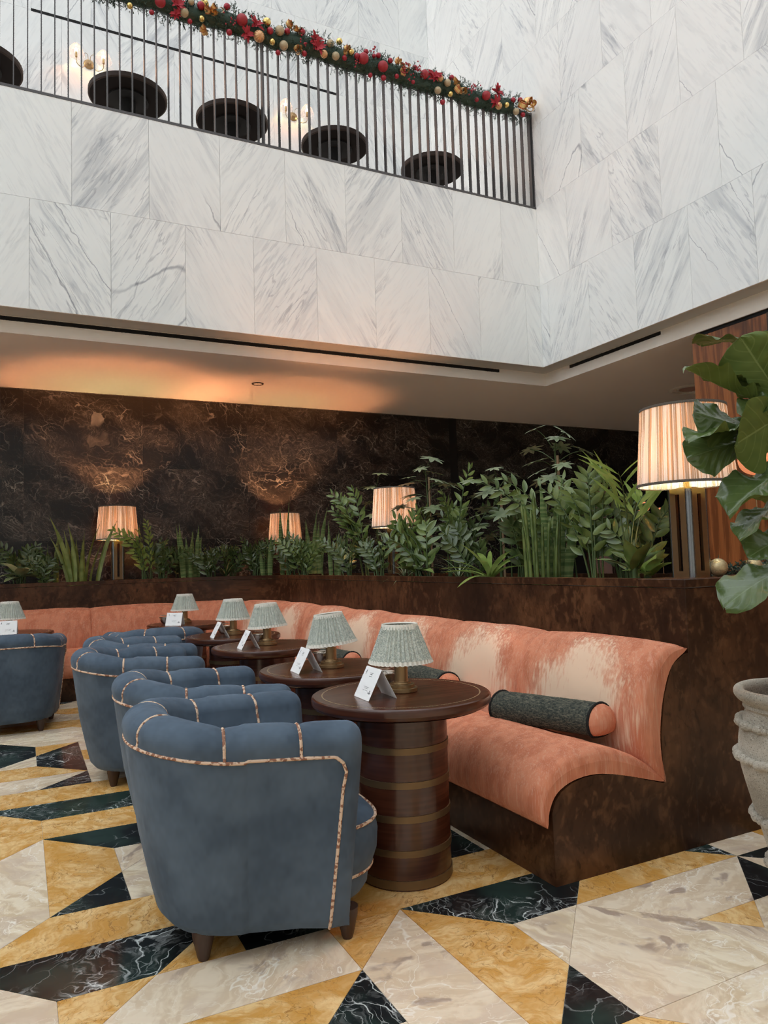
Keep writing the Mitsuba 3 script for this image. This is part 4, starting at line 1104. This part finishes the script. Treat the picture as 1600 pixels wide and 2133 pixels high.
def frame(o, d, up):
    d = np.asarray(d, float); d = d / np.linalg.norm(d)
    up = np.asarray(up, float)
    y = np.cross(up, d)
    if np.linalg.norm(y) < 1e-5: y = np.cross([0.3, 1, 0.1], d)
    y /= np.linalg.norm(y); z = np.cross(d, y)
    m = np.eye(4); m[:3, 0], m[:3, 1], m[:3, 2], m[:3, 3] = d, y, z, o
    return m
TX = lambda m: T(m)
def sc(m, s):
    q = m.copy(); q[:3, :3] *= s; return q
LEAF = {'leaflet': leaf_mesh(1.0, 0.35, 7, 0.3, 0.16, 'oval'), 'umbrella': leaf_mesh(1.0, 0.36, 6, 0.15, 0.05, 'oval'), 'palm': leaf_mesh(1.0, 0.10, 6, 0.3, 0.10, 'lance'),
        'strap': leaf_mesh(1.0, 0.12, 10, 0.35, 0.55, 'strap'), 'broad': leaf_mesh(1.0, 0.50, 9, 0.25, 0.25, 'oval', 5, 0.04, 2), 'spider': leaf_mesh(1.0, 0.06, 9, 0.3, 0.75, 'lance')}
PLYS = {}
def leaf_ply(shape, mat):
    if (shape, mat) not in PLYS: PLYS[shape, mat] = mikit.ply(LEAF[shape], mat, smooth=True)
    return PLYS[shape, mat]
def xf(mesh, m):
    q = mesh.copy(); q.apply_transform(m); return q
PZ = 1.10
G_PL = None
def zz(x, y, h, label, seed, mat=None, n=8, lean=(0, 0), single=True, size=0.085, name='zz_plant', spread=0.5):
    mat = mat or L_MID
    rs = np.random.RandomState(seed); t = thing(name, label, 'plant')
    for k in range(n):
        a = rs.uniform(0, 6.28); sp = rs.uniform(0.15, 1.0) * spread
        H = h * rs.uniform(0.62, 1.02)
        tipo = np.array([math.cos(a) * sp * h + lean[0], math.sin(a) * sp * h + lean[1], H])
        b = np.array([x + rs.normal() * 0.03, y + rs.normal() * 0.03, PZ])
        ctl = catmull([b, b + tipo * [0.22, 0.22, 0.45], b + tipo * [0.6, 0.6, 0.82], b + tipo], 6)
        f = add('frond', tube(ctl, np.linspace(0.007, 0.0025, len(ctl)), 5), M_STEMG, t, smooth=True)
        L = size * rs.uniform(0.85, 1.15)
        L *= 1.2
        m_ = int(9 + H * 10); joined = []
        for i in range(m_):
            q = 0.26 + 0.74 * i / (m_ - 1)
            pos = ctl[min(len(ctl) - 1, int(q * (len(ctl) - 1)))]
            tang = ctl[min(len(ctl) - 1, int(q * (len(ctl) - 1)) + 1)] - ctl[max(0, int(q * (len(ctl) - 1)) - 1)]
            tang /= np.linalg.norm(tang)
            side = np.cross(tang, [math.cos(a + 1.3), math.sin(a + 1.3), 0.35]); side /= np.linalg.norm(side)
            sgn = 1 if i % 2 else -1
            d = side * sgn * (1.0 - 0.6 * (q > 0.93)) + tang * (0.75 + rs.uniform(-0.15, 0.2)) + rs.normal(size=3) * 0.10
            up = np.cross(side, tang); up = up if up[2] > -0.2 else -up
            l = L * (1.0 - 0.35 * max(0, (q - 0.75) / 0.25)) * rs.uniform(0.85, 1.1)
            M = sc(frame(pos, d, up + rs.normal(size=3) * 0.2), l)
            if single: add('leaflet', leaf_ply('leaflet', mat), None, f, tw=TX(M))
            else: joined.append(xf(LEAF['leaflet'], M))
        if joined: add('leaflets', cat_(joined), mat, f, smooth=True, kind='stuff')
    return t
def blades(x, y, h, n, label, seed, w=0.045, spread=0.12, mat=None, lean=0.16, name='snake_plant', cyl=False):
    rs = np.random.RandomState(seed); t = thing(name, label, 'plant')
    for k in range(n):
        a = rs.uniform(0, 6.28); r = spread * math.sqrt(rs.uniform())
        b = np.array([x + r * math.cos(a), y + r * math.sin(a) * 0.6, PZ]); H = h * rs.uniform(0.62, 1.03)
        ln = lean * rs.uniform(0.2, 1.2) * H
        top = b + [math.cos(a) * ln, math.sin(a) * ln * 0.6, H]
        c = catmull([b, b + (top - b) * [0.2, 0.2, 0.35], b + (top - b) * [0.55, 0.55, 0.7], top], 4)
        if cyl:
            add('blade', tube(c, np.append(np.linspace(0.012, 0.009, len(c) - 1), 0.002), 6), mat or L_SNAKE, t, smooth=True); continue
        ph = rs.uniform(-0.9, 0.9)
        P = []
        for i, p in enumerate(c):
            q = i / (len(c) - 1)
            wq = w * (0.55 + 0.6 * math.sin(math.pi * min(1, q * 0.95 + 0.18))) * min(1, (1 - q) * 3.0 + 0.03) ** 0.7
            sd = np.array([math.cos(ph + 0.8 * q), math.sin(ph + 0.8 * q), 0]); nn = np.array([-sd[1], sd[0], 0])
            P.append([p + sd * wq * 0.5 * e + nn * wq * 0.22 * abs(e) for e in (-1, -0.5, 0, 0.5, 1)])
        add('blade', grid(np.array(P)), mat or L_SNAKE, t, smooth=True)
    return t
def rosette(x, y, h, n, label, seed, mat, shape='strap', L=0.34, name='bromeliad', flat=0.5, z0=0.0, aim=None):
    rs = np.random.RandomState(seed); t = thing(name, label, 'plant')
    add('stem', tube([[x, y, PZ - 0.01], [x, y, PZ + z0 + 0.06]], 0.014, 8), M_STEMG, t, smooth=True)
    for k in range(n):
        a = k * 2.4 + rs.uniform(-0.3, 0.3) if aim is None else aim + rs.normal() * 0.7
        el = rs.uniform(flat, 1.35)
        d = np.array([math.cos(a) * math.cos(el), math.sin(a) * math.cos(el), math.sin(el)])
        M = sc(frame([x, y, PZ + z0 + 0.02 + 0.03 * rs.uniform()], d, [0, 0, 1]), L * rs.uniform(0.75, 1.1))
        add('leaf', leaf_ply(shape, mat), None, t, tw=TX(M))
    return t
def schefflera(x, y, h, label, seed, n=26, mat=None, size=0.105, stake=True):
    rs = np.random.RandomState(seed); t = thing('umbrella_plant', label, 'plant')
    st = catmull([[x, y, PZ], [x + 0.01, y, PZ + h * 0.5], [x + rs.normal() * 0.02, y, PZ + h * 0.96]], 6)
    add('stem', tube(st, np.linspace(0.012, 0.005, len(st)), 6), M_STEMG, t, smooth=True)
    if stake: add('stake', tube([[x + 0.02, y - 0.02, PZ], [x + 0.012, y - 0.02, PZ + h * 0.9]], 0.009, 8), M_STAKE, t, smooth=True, label='light wooden plant stake')
    for k in range(n):
        q = 0.22 + 0.78 * (k / (n - 1)) ** 0.8
        a = k * 2.4 + rs.uniform(-0.4, 0.4)
        R = (0.24 if q < 0.9 else 0.12) * rs.uniform(0.6, 1.1) * min(1, h / 0.8)
        o = np.array([x, y, PZ + h * q * 0.97]); e = o + [math.cos(a) * R, math.sin(a) * R, 0.06 + 0.05 * rs.normal()]
        pet = tube(catmull([o, (o + e) / 2 + [0, 0, 0.02], e], 3), 0.003, 4)
        tilt = np.array([math.cos(a) * 0.35, math.sin(a) * 0.35, 1.0]) + rs.normal(size=3) * 0.12
        c = add('compound_leaf', pet, M_STEMG, t, smooth=True)
        m_ = rs.randint(7, 9); L = size * rs.uniform(0.8, 1.2); lv = []
        up = tilt / np.linalg.norm(tilt); u1 = np.cross(up, [0.2, 1, 0]); u1 /= np.linalg.norm(u1); u2 = np.cross(up, u1)
        for i in range(m_):
            b = i * 2 * np.pi / m_ + a
            d = u1 * math.cos(b) + u2 * math.sin(b) - up * 0.03
            lv.append(xf(LEAF['umbrella'], sc(frame(e, d, up), L * rs.uniform(0.8, 1.1))))
        add('leaflets', cat_(lv), mat or L_GREY, c, smooth=True, kind='stuff')
    return t
def palm(x, y, h, label, seed, n=4, mat=None):
    rs = np.random.RandomState(seed); t = thing('palm', label, 'plant')
    for k in range(n):
        a = [2.4, 0.4, 3.6, -0.4, 1.6, 4.6][k % 6] + rs.normal() * 0.15; H = h * rs.uniform(0.75, 1.08); sp = rs.uniform(0.15, 0.42) * h
        b = np.array([x + rs.normal() * 0.015, y + rs.normal() * 0.015, PZ]); tip = b + [math.cos(a) * sp, math.sin(a) * sp, H]
        c = catmull([b, b + (tip - b) * [0.15, 0.15, 0.5], b + (tip - b) * [0.5, 0.5, 0.85], tip], 6)
        f = add('frond', tube(c, np.linspace(0.006, 0.002, len(c)), 5), M_STEMG, t, smooth=True)
        for i in range(7):
            q = 0.5 + 0.5 * i / 6
            j = min(len(c) - 2, int(q * (len(c) - 1))); tang = c[j + 1] - c[j - 1]; tang /= np.linalg.norm(tang)
            side = np.cross(tang, [math.cos(a), math.sin(a), 0.2]); side /= np.linalg.norm(side)
            d = side * (1 if i % 2 else -1) * 0.75 + tang * 0.9 + [0, 0, 0.1]
            add('leaflet', leaf_ply('palm', mat or L_LIGHT), None, f, tw=TX(sc(frame(c[j], d, [-0.5, -0.6, 0.7]), 0.27 * h / 0.58 * (1 - 0.3 * abs(q - 0.75)))))
    return t
# right-hand run, from the near lamp backwards
palm(2.94, 2.95, 0.60, 'slender palm with narrow yellow-green leaflets just left of the near lamp', 21)
rosette(2.82, 2.80, 0.3, 7, 'dark plant with broad rounded leaves at the foot of the near lamp', 22, L_MID, 'broad', 0.20, 'philodendron', 0.2, 0.06)
rosette(2.98, 2.86, 0.2, 9, 'small rosette plant squeezed beside the near lamp column', 23, L_LIGHT, 'broad', 0.16, 'rosette_plant', 0.3, 0.03)
zz(2.95, 3.25, 0.66, 'tall dense zz plant with arching fronds, second plant left of the near lamp', 24, L_MID, 9, (-0.10, 0.10), True, 0.085, spread=0.42)
zz(3.10, 3.62, 0.72, 'zz plant with one long frond leaning far to the left', 25, L_MID, 7, (-0.16, 0.16), True, 0.085, spread=0.35)
blades(2.83, 3.58, 0.55, 11, 'cylindrical snake plant of upright green rods in the middle of the planter', 26, 0.02, 0.14, L_MID, 0.10, 'cylinder_snake_plant', True)
blades(2.98, 3.60, 0.72, 6, 'tall snake plant with flat blades behind the cylindrical one', 27, 0.055, 0.08, L_SNAKE, 0.30)
schefflera(3.35, 4.02, 0.98, 'tallest umbrella plant, rising above all others against the black marble', 28, 24)
schefflera(3.30, 4.64, 0.80, 'umbrella plant with a wooden stake in the middle of the planter', 29, 22)
rosette(2.80, 4.07, 0.3, 16, 'bright light green bromeliad with strap leaves at the planter edge', 30, L_LIGHT, 'strap', 0.36, 'bromeliad', 0.35)
zz(2.90, 4.42, 0.42, 'short zz plant left of the bright bromeliad', 31, L_DARK, 6, (-0.03, 0.05), True, 0.085, spread=0.5)
zz(2.92, 3.88, 0.50, 'dark upright zz plant right of the bright bromeliad', 32, L_DARK, 7, (0, 0), True, 0.10, spread=0.25)
schefflera(3.25, 5.65, 1.02, 'umbrella plant with a stake right of the middle lamp', 33, 24)
zz(3.10, 5.02, 0.88, 'tall upright leafy plant between the two staked umbrella plants', 34, L_MID, 6, (0, 0), True, 0.10, 'leafy_plant', 0.22)
zz(2.84, 5.02, 0.50, 'zz plant with big fronds leaning left below the middle lamp', 35, L_MID, 8, (-0.12, 0.22), True, 0.10, spread=0.45)
rosette(2.79, 5.06, 0.2, 7, 'prayer plant with broad patterned leaves hanging over the planter edge', 36, L_MID, 'broad', 0.20, 'prayer_plant', 0.1, 0.05)
rosette(2.77, 5.22, 0.15, 16, 'small spider plant of thin pale leaves below the middle lamp', 37, L_PALE, 'spider', 0.20, 'spider_plant', 0.4)
rosette(2.77, 4.40, 0.15, 16, 'small tuft of narrow dark leaves left of the bright bromeliad', 38, L_GREY, 'spider', 0.22, 'grass_tuft', 0.8)
zz(3.22, 6.92, 0.95, 'tall leafy plant left of the middle lamp', 39, L_MID, 7, (-0.12, 0.28), True, 0.11, 'leafy_plant', 0.22)
schefflera(3.42, 7.05, 0.98, 'umbrella plant just behind the left edge of the middle lamp', 40, 16, None, 0.11, False)
zz(2.90, 5.95, 0.42, 'dark zz plant at the foot of the middle lamp', 41, L_DARK, 7, (0, 0.1), False, 0.09, spread=0.5)
zz(2.88, 6.60, 0.46, 'grassy zz plant left of the middle lamp at the planter edge', 42, L_DARK, 10, (0, 0.1), False, 0.085, spread=0.55)
blades(3.12, 7.62, 0.66, 6, 'snake plant nearest the middle lamp on its left side', 43)
zz(3.28, 3.35, 0.55, 'dark zz plant at the back, behind the tall dense one', 61, L_DARK, 8, (0, 0), False, 0.09, spread=0.5)
zz(3.30, 4.30, 0.55, 'dark zz plant at the back between the two right umbrella plants', 62, L_DARK, 8, (0, 0), False, 0.09, spread=0.5)
zz(2.98, 5.45, 0.62, 'leafy plant right beside the middle lamp shade', 63, L_MID, 7, (-0.02, 0.02), False, 0.10, 'leafy_plant', 0.3)
zz(3.36, 5.18, 0.62, 'dark zz plant at the back below the left umbrella plant', 64, L_DARK, 8, (0, 0), False, 0.09, spread=0.5)
zz(3.42, 6.55, 0.5, 'dark zz plant at the back behind the middle lamp', 65, L_DARK, 8, (0, 0), False, 0.09, spread=0.6)
zz(3.12, 3.02, 0.48, 'zz plant at the back between the palm and the near lamp', 66, L_MID, 7, (0, 0), False, 0.09, spread=0.35)
# corner and left-hand run
blades(3.36, 8.85, 0.92, 5, 'tall snake plant right of the corner lamp', 44, 0.06, 0.10)
blades(3.02, 8.95, 1.02, 4, 'snake plant with one tall blade crossing the corner lamp shade', 45, 0.06, 0.08, None, 0.06)
zz(2.98, 8.55, 0.50, 'dark zz plant in front of the corner lamp', 46, L_DARK, 10, (0, 0), False, 0.085, spread=0.5)
zz(2.62, 8.90, 0.50, 'dark zz plant left of the corner lamp', 47, L_DARK, 9, (0, 0), False, 0.085, spread=0.5)
zz(2.98, 8.15, 0.52, 'low leafy zz plant in the curve of the planter', 48, L_MID, 12, (0, 0), False, 0.085, spread=0.6)
rosette(2.27, 8.98, 0.3, 18, 'low fern-like plant between the two far lamps', 49, L_DARK, 'spider', 0.34, 'fern', 0.85)
zz(2.08, 8.95, 0.40, 'small zz plant beside the fern', 50, L_DARK, 10, (0, 0), False, 0.08, spread=0.65)
zz(2.40, 9.15, 0.45, 'dark leafy plant behind the fern', 67, L_DARK, 10, (0, 0), False, 0.085, spread=0.6)
zz(1.78, 9.25, 0.42, 'dark leafy plant behind the lone snake plant', 68, L_DARK, 10, (0, 0), False, 0.085, spread=0.6)
zz(2.75, 9.2, 0.50, 'dark leafy plant at the back left of the corner lamp', 69, L_DARK, 10, (0, 0), False, 0.085, spread=0.6)
zz(0.0, 9.25, 0.5, 'dark leafy plant behind the peace lily', 70, L_DARK, 9, (0, 0), False, 0.085, spread=0.6)
blades(2.72, 8.75, 0.55, 5, 'short snake plant in front of the corner lamp, left side', 71, 0.05, 0.10)
blades(1.86, 9.12, 0.72, 9, 'snake plant standing alone between the left and the corner lamp', 51, 0.06, 0.16, None, 0.2)
zz(1.52, 9.05, 0.55, 'bushy dark zz plant right of the left lamp', 52, L_DARK, 14, (0.05, 0), False, 0.085, spread=0.55)
zz(1.34, 9.02, 0.74, 'zz plant whose light frond leans across the left lamp', 53, L_LIGHT, 8, (-0.14, 0.06), False, 0.085, spread=0.40)
blades(0.62, 9.0, 0.80, 15, 'wide clump of yellow-green snake plant left of the left lamp', 54, 0.05, 0.18, leaf_bsdf('olive', (0.11, 0.15, 0.03), (0.19, 0.23, 0.06), 0.45, 0.3), 0.35)
blades(0.30, 9.2, 0.78, 5, 'snake plant pair standing behind the clump at the left', 55, 0.055, 0.08, None, 0.12)
zz(0.22, 8.95, 0.33, 'low dark plant between the snake plants and the peace lily', 56, L_DARK, 9, (0, 0), False, 0.08, spread=0.7)
rosette(0.0, 8.92, 0.35, 9, 'peace lily with drooping pale leaves at the left end of the planter', 57, L_PALE, 'broad', 0.27, 'peace_lily', 0.05, 0.10)

# ---------------------------------------------------------------- stone urn with a fiddle-leaf fig
ur = thing('urn', 'weathered pale stone urn cut by the right picture edge', 'urn')
UXY = (2.455, 1.645)
prof = [(0.0, 0.0), (0.135, 0.0), (0.14, 0.02), (0.145, 0.10), (0.165, 0.22), (0.20, 0.36), (0.232, 0.50), (0.243, 0.58), (0.240, 0.66), (0.228, 0.71), (0.216, 0.745), (0.222, 0.77), (0.240, 0.785), (0.250, 0.80), (0.250, 0.815), (0.240, 0.826), (0.222, 0.822), (0.212, 0.80), (0.208, 0.74), (0.0, 0.735)]
prof = catmull(prof, 3) * [1, 0.965]
def rough_mod(th, z): return 1 + 0.02 * (meshkit.noise(np.stack([np.cos(th) * 3 + 0 * z, np.sin(th) * 3 + 0 * z, z * 9 + 0 * th], -1), 2) - 0.5)
add('body', lathe(prof, 96, rough_mod), M_STONE, ur, smooth=40, tw=place(UXY[0], UXY[1], 0))
for z, r in ((0.675, 0.232), (0.565, 0.248), (0.357, 0.206), (0.193, 0.165)):
    th = np.linspace(0, 2 * np.pi, 120, endpoint=False)
    ms = [tube(np.stack([r * np.cos(th), r * np.sin(th), np.full(120, z)], 1), 0.009, 6, closed=True)]
    rs = np.random.RandomState(int(z * 100))
    for a in np.arange(0, 2 * np.pi, 0.09):
        b = trimesh.creation.icosphere(1, 0.0150 * rs.uniform(0.7, 1.3)); b.apply_translation(((r + 0.004) * math.cos(a), (r + 0.004) * math.sin(a), z + rs.normal() * 0.002)); ms.append(b)
    add('rope_band', cat_(ms), M_STONE, ur, smooth=40, tw=place(UXY[0], UXY[1], 0), label='knobbly rope band')
add('soil', lathe([(0.208, 0.716), (0.12, 0.726), (0, 0.73)], 40), pr('red_mulch', (0.12, 0.045, 0.03), 0.95), ur, smooth=True, tw=place(UXY[0], UXY[1], 0), label='reddish mulch')

def fig_fn(p, n, uv):
    a, t = dr.abs(uv.x), uv.y
    mid = 1 - smoothstep(0.015, 0.035, a)
    s = t * 7.0 - a * 2.2
    v = 1 - smoothstep(0.03, 0.075, dr.abs(s - dr.floor(s) - 0.5))
    k = fbm(p.x * 20, p.y * 20, p.z * 20, octaves=2)
    c = mix(C3(0.045, 0.078, 0.020), C3(0.090, 0.130, 0.036), k)
    return mix(c, C3(0.12, 0.165, 0.07), dr.clip(mid + v * 0.35, 0, 1))
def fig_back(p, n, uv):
    return fig_fn(p, n, uv) * C3(1.35, 1.25, 0.95)  # paler olive underside; light through the leaf is put into this colour too
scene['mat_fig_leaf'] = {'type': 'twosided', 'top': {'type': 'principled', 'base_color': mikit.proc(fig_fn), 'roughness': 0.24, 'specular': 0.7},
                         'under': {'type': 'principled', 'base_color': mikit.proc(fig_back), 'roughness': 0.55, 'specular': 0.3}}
fg = thing('fiddle_leaf_fig', 'fiddle-leaf fig with big glossy wavy leaves reaching in from the right', 'plant')
trunk = catmull([(2.455, 1.645, 0.74), (2.42, 1.63, 1.05), (2.37, 1.63, 1.4), (2.33, 1.63, 1.75), (2.32, 1.62, 2.1)], 6)
add('trunk', tube(trunk, np.linspace(0.014, 0.008, len(trunk)), 8), M_TWIG, fg, smooth=True)
add('stake', tube([(2.50, 1.65, 0.74), (2.38, 1.66, 1.85)], 0.008, 8), M_STAKE, fg, smooth=True)
def fig_leaf(a, b, w, up, wave=0.12, droop=0.1, seed=0, fold=0.15):
    a, b = np.array(a, float), np.array(b, float); L = np.linalg.norm(b - a)
    n, m_ = 30, 19
    c = np.linspace(-1, 1, m_)
    t = np.linspace(0, 1, n)
    shp = np.interp(t, [0, 0.06, 0.18, 0.35, 0.5, 0.68, 0.82, 0.92, 0.97, 1.0], [0.03, 0.30, 0.56, 0.58, 0.74, 1.0, 0.98, 0.70, 0.42, 0.06])
    shp = np.convolve(np.pad(shp, 2, mode='edge'), np.ones(5) / 5, 'valid'); shp[0] = 0.03; shp[-1] = 0.05
    rs = np.random.RandomState(seed); p1, p2, p3 = rs.uniform(0, 6, 3)
    P, UV = [], []
    for k in range(n):
        half = 0.5 * w * shp[k] * (1 + 0.05 * np.sin(t[k] * 17 + p3 + (c > 0) * 2))
        y = half * c
        ripple = np.sin(t[k] * 15 + p1 + (c > 0) * 2.1) + 0.5 * np.sin(t[k] * 29 + p2 + (c > 0))
        z = fold * np.abs(y) * (1.3 - 0.3 * np.abs(c)) + wave * w * 0.34 * ripple * np.abs(c) ** 2.5 - droop * L * (t[k] ** 2)
        s_ = t[k] * 7.0 - np.abs(c) * 2.2
        z = z - 0.0022 * np.cos(2 * np.pi * s_) * np.minimum(1, 4 * np.abs(c)) + 0.004 * (1 - np.minimum(1, np.abs(c) * 5))
        P.append(np.stack([np.full(m_, L * t[k]), y, z], 1)); UV.append(np.stack([c, np.full(m_, t[k])], 1))
    m = grid(np.array(P)); m.apply_transform(frame(a, b - a, up))
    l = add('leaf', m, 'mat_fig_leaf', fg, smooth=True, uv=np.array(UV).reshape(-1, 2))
    st = min(trunk, key=lambda q: np.linalg.norm(q - a))
    add('petiole', tube(catmull([st, (st + a) / 2 + [0, 0, 0.01], a], 4), 0.0035, 5), M_STEMG, l, smooth=True)
CAM = np.array([-0.79, -0.59, -0.15])
FIGS = [((2.35, 1.60, 1.77), (2.15, 1.61, 1.985), 0.24, [0.75, 0.55, 0.75], 0.10, -0.05, 0, -0.15), ((2.31, 1.66, 1.835), (2.085, 1.69, 1.905), 0.16, CAM * 0.45 + [0, 0, 1], 0.10, 0.06, 1, 0.1),
        ((2.26, 1.64, 1.785), (1.985, 1.71, 1.862), 0.17, CAM * 0.18 + [0, 0, 1], 0.20, -0.10, 2, 0.55), ((2.33, 1.58, 1.80), (2.16, 1.62, 1.765), 0.15, CAM * 0.4 + [0, 0, 1], 0.2, 0.25, 3, 0.3),
        ((2.28, 1.67, 1.69), (2.06, 1.74, 1.755), 0.21, CAM + [0, 0, 0.75], 0.12, 0.0, 4, -0.25), ((2.23, 1.655, 1.69), (1.985, 1.705, 1.675), 0.17, CAM * 0.22 + [0, 0, 1], 0.26, 0.1, 5, 0.30),
        ((2.28, 1.69, 1.665), (2.035, 1.74, 1.61), 0.17, CAM + [0, 0, 0.4], 0.12, 0.1, 6, -0.2), ((2.37, 1.57, 1.76), (2.10, 1.63, 1.63), 0.28, [0.75, 0.55, 0.65], 0.10, 0.05, 7, -0.12),
        ((2.36, 1.60, 1.56), (2.10, 1.67, 1.455), 0.22, CAM * 0.3 + [0, 0, 0.9], 0.26, 0.22, 8, 0.40), ((2.34, 1.61, 1.44), (2.13, 1.66, 1.38), 0.16, CAM * 0.10 + [0, 0, 1], 0.22, 0.3, 9, 0.30),
        ((2.37, 1.62, 1.33), (2.19, 1.65, 1.28), 0.18, CAM * 0.6 + [0, 0, 0.5], 0.2, 0.2, 10, 0.3), ((2.38, 1.60, 1.235), (2.10, 1.70, 1.15), 0.24, CAM * 0.38 + [0, 0, 1.0], 0.18, 0.22, 11, 0.15),
        ((2.42, 1.60, 1.95), (2.62, 1.50, 2.05), 0.22, [0, 0, 1], 0.15, 0.2, 12), ((2.40, 1.58, 1.60), (2.60, 1.42, 1.62), 0.22, [0, 0, 1], 0.15, 0.2, 13), ((2.42, 1.60, 1.4), (2.66, 1.60, 1.42), 0.2, [0, 0, 1], 0.15, 0.2, 14),
        ((2.34, 1.56, 2.05), (2.30, 1.40, 2.2), 0.2, [-0.5, 0, 1], 0.15, 0.1, 15), ((2.36, 1.70, 2.02), (2.36, 1.92, 2.12), 0.2, [0, 0, 1], 0.15, 0.2, 16), ((2.40, 1.70, 1.75), (2.56, 1.82, 1.8), 0.22, [0, 0, 1], 0.15, 0.2, 17), ((2.42, 1.66, 1.5), (2.55, 1.84, 1.5), 0.2, [0, 0, 1], 0.15, 0.2, 18)]
for f in FIGS: fig_leaf(*f)

# ---------------------------------------------------------------- decorations on the planter end, lamps beyond
def glitter(p, n, uv):
    k = noise(p.x * 900, p.y * 900, p.z * 900)
    return mix(C3(0.50, 0.38, 0.20), C3(0.95, 0.82, 0.55), smoothstep(0.6, 0.8, k))
M_GLIT = pr('glitter', mikit.proc(glitter), 0.45, metallic=0.7)
for x, y, r, lb in ((2.985, 2.43, 0.043, 'gold glitter bauble lying on the planter ledge beside the near lamp'), (3.36, 2.52, 0.04, 'gold glitter bauble half hidden behind the fig leaves')):
    t = thing('bauble', lb, 'bauble')
    add('ball', trimesh.creation.icosphere(4, r), M_GLIT, t, smooth=True, tw=place(x, y, 1.16 + r))
    add('cap', lathe([(0, r), (0.008, r - 0.001), (0.008, r + 0.008), (0, r + 0.009)], 12), M_GOLD, t, smooth=30, tw=T().translate([x, y, 1.16 + r]).rotate([1, 0, 0], -60))
k_ = add('ledge_garland', fir_cloud(np.array([[xx, 2.56 + 0.02 * math.sin(xx * 20), 1.185] for xx in np.arange(2.99, 3.9, 0.03)]), 0.032, 12, 0.035, rn), M_FIR, None, label='short fir garland lying on the planter ledge behind the gold bauble', cat='garland', kind='stuff')
M_ORANGE = pr('orange_glass', (0.75, 0.28, 0.14), 0.25)
def globe_lamp(x, y, z0, zc, r, label):
    t = thing('globe_lamp', label, 'lamp', None)
    add('globe', {'type': 'sphere', 'center': [0, 0, 0], 'radius': r}, M_ORANGE, t, tw=place(x, y, zc), emit=(0.80, 0.26, 0.11), label='glowing orange glass globe')
    add('stem', lathe([(0.0, z0), (0.06, z0), (0.06, z0 + 0.01), (0.005, z0 + 0.014), (0.005, zc - r - 0.02), (0.028, zc - r - 0.018), (0.028, zc - r - 0.006), (0, zc - r - 0.002)], 16), M_BRASS, t, smooth=30, tw=place(x, y, 0))
globe_lamp(6.50, 6.30, 1.001, 1.735, 0.058, 'orange globe lamp left of a cluster beyond the plants, lowest globe')
globe_lamp(6.62, 6.36, 1.001, 1.83, 0.058, 'orange globe lamp at the top of the cluster beyond the plants')
globe_lamp(6.72, 6.22, 1.001, 1.76, 0.05, 'orange globe lamp right in the cluster beyond the plants')
globe_lamp(5.60, 6.70, 0.001, 1.65, 0.058, 'single orange globe lamp showing between the plants')
globe_lamp(4.90, 3.62, 0.001, 1.95, 0.11, 'orange globe lamp at the right edge, behind the big fig leaf')
t = thing('console_table', 'dark console table with orange globe lamps, hidden behind the planter', 'table')
add('table_top', rbox(6.35, 6.95, 6.1, 6.5, 0.96, 1.0), M_MAHOG, t)
for x, y in ((6.39, 6.14), (6.91, 6.14), (6.39, 6.46), (6.91, 6.46)): add('leg', rbox(x - 0.02, x + 0.02, y - 0.02, y + 0.02, 0.0, 0.96, 0.003), M_MAHOG, t)
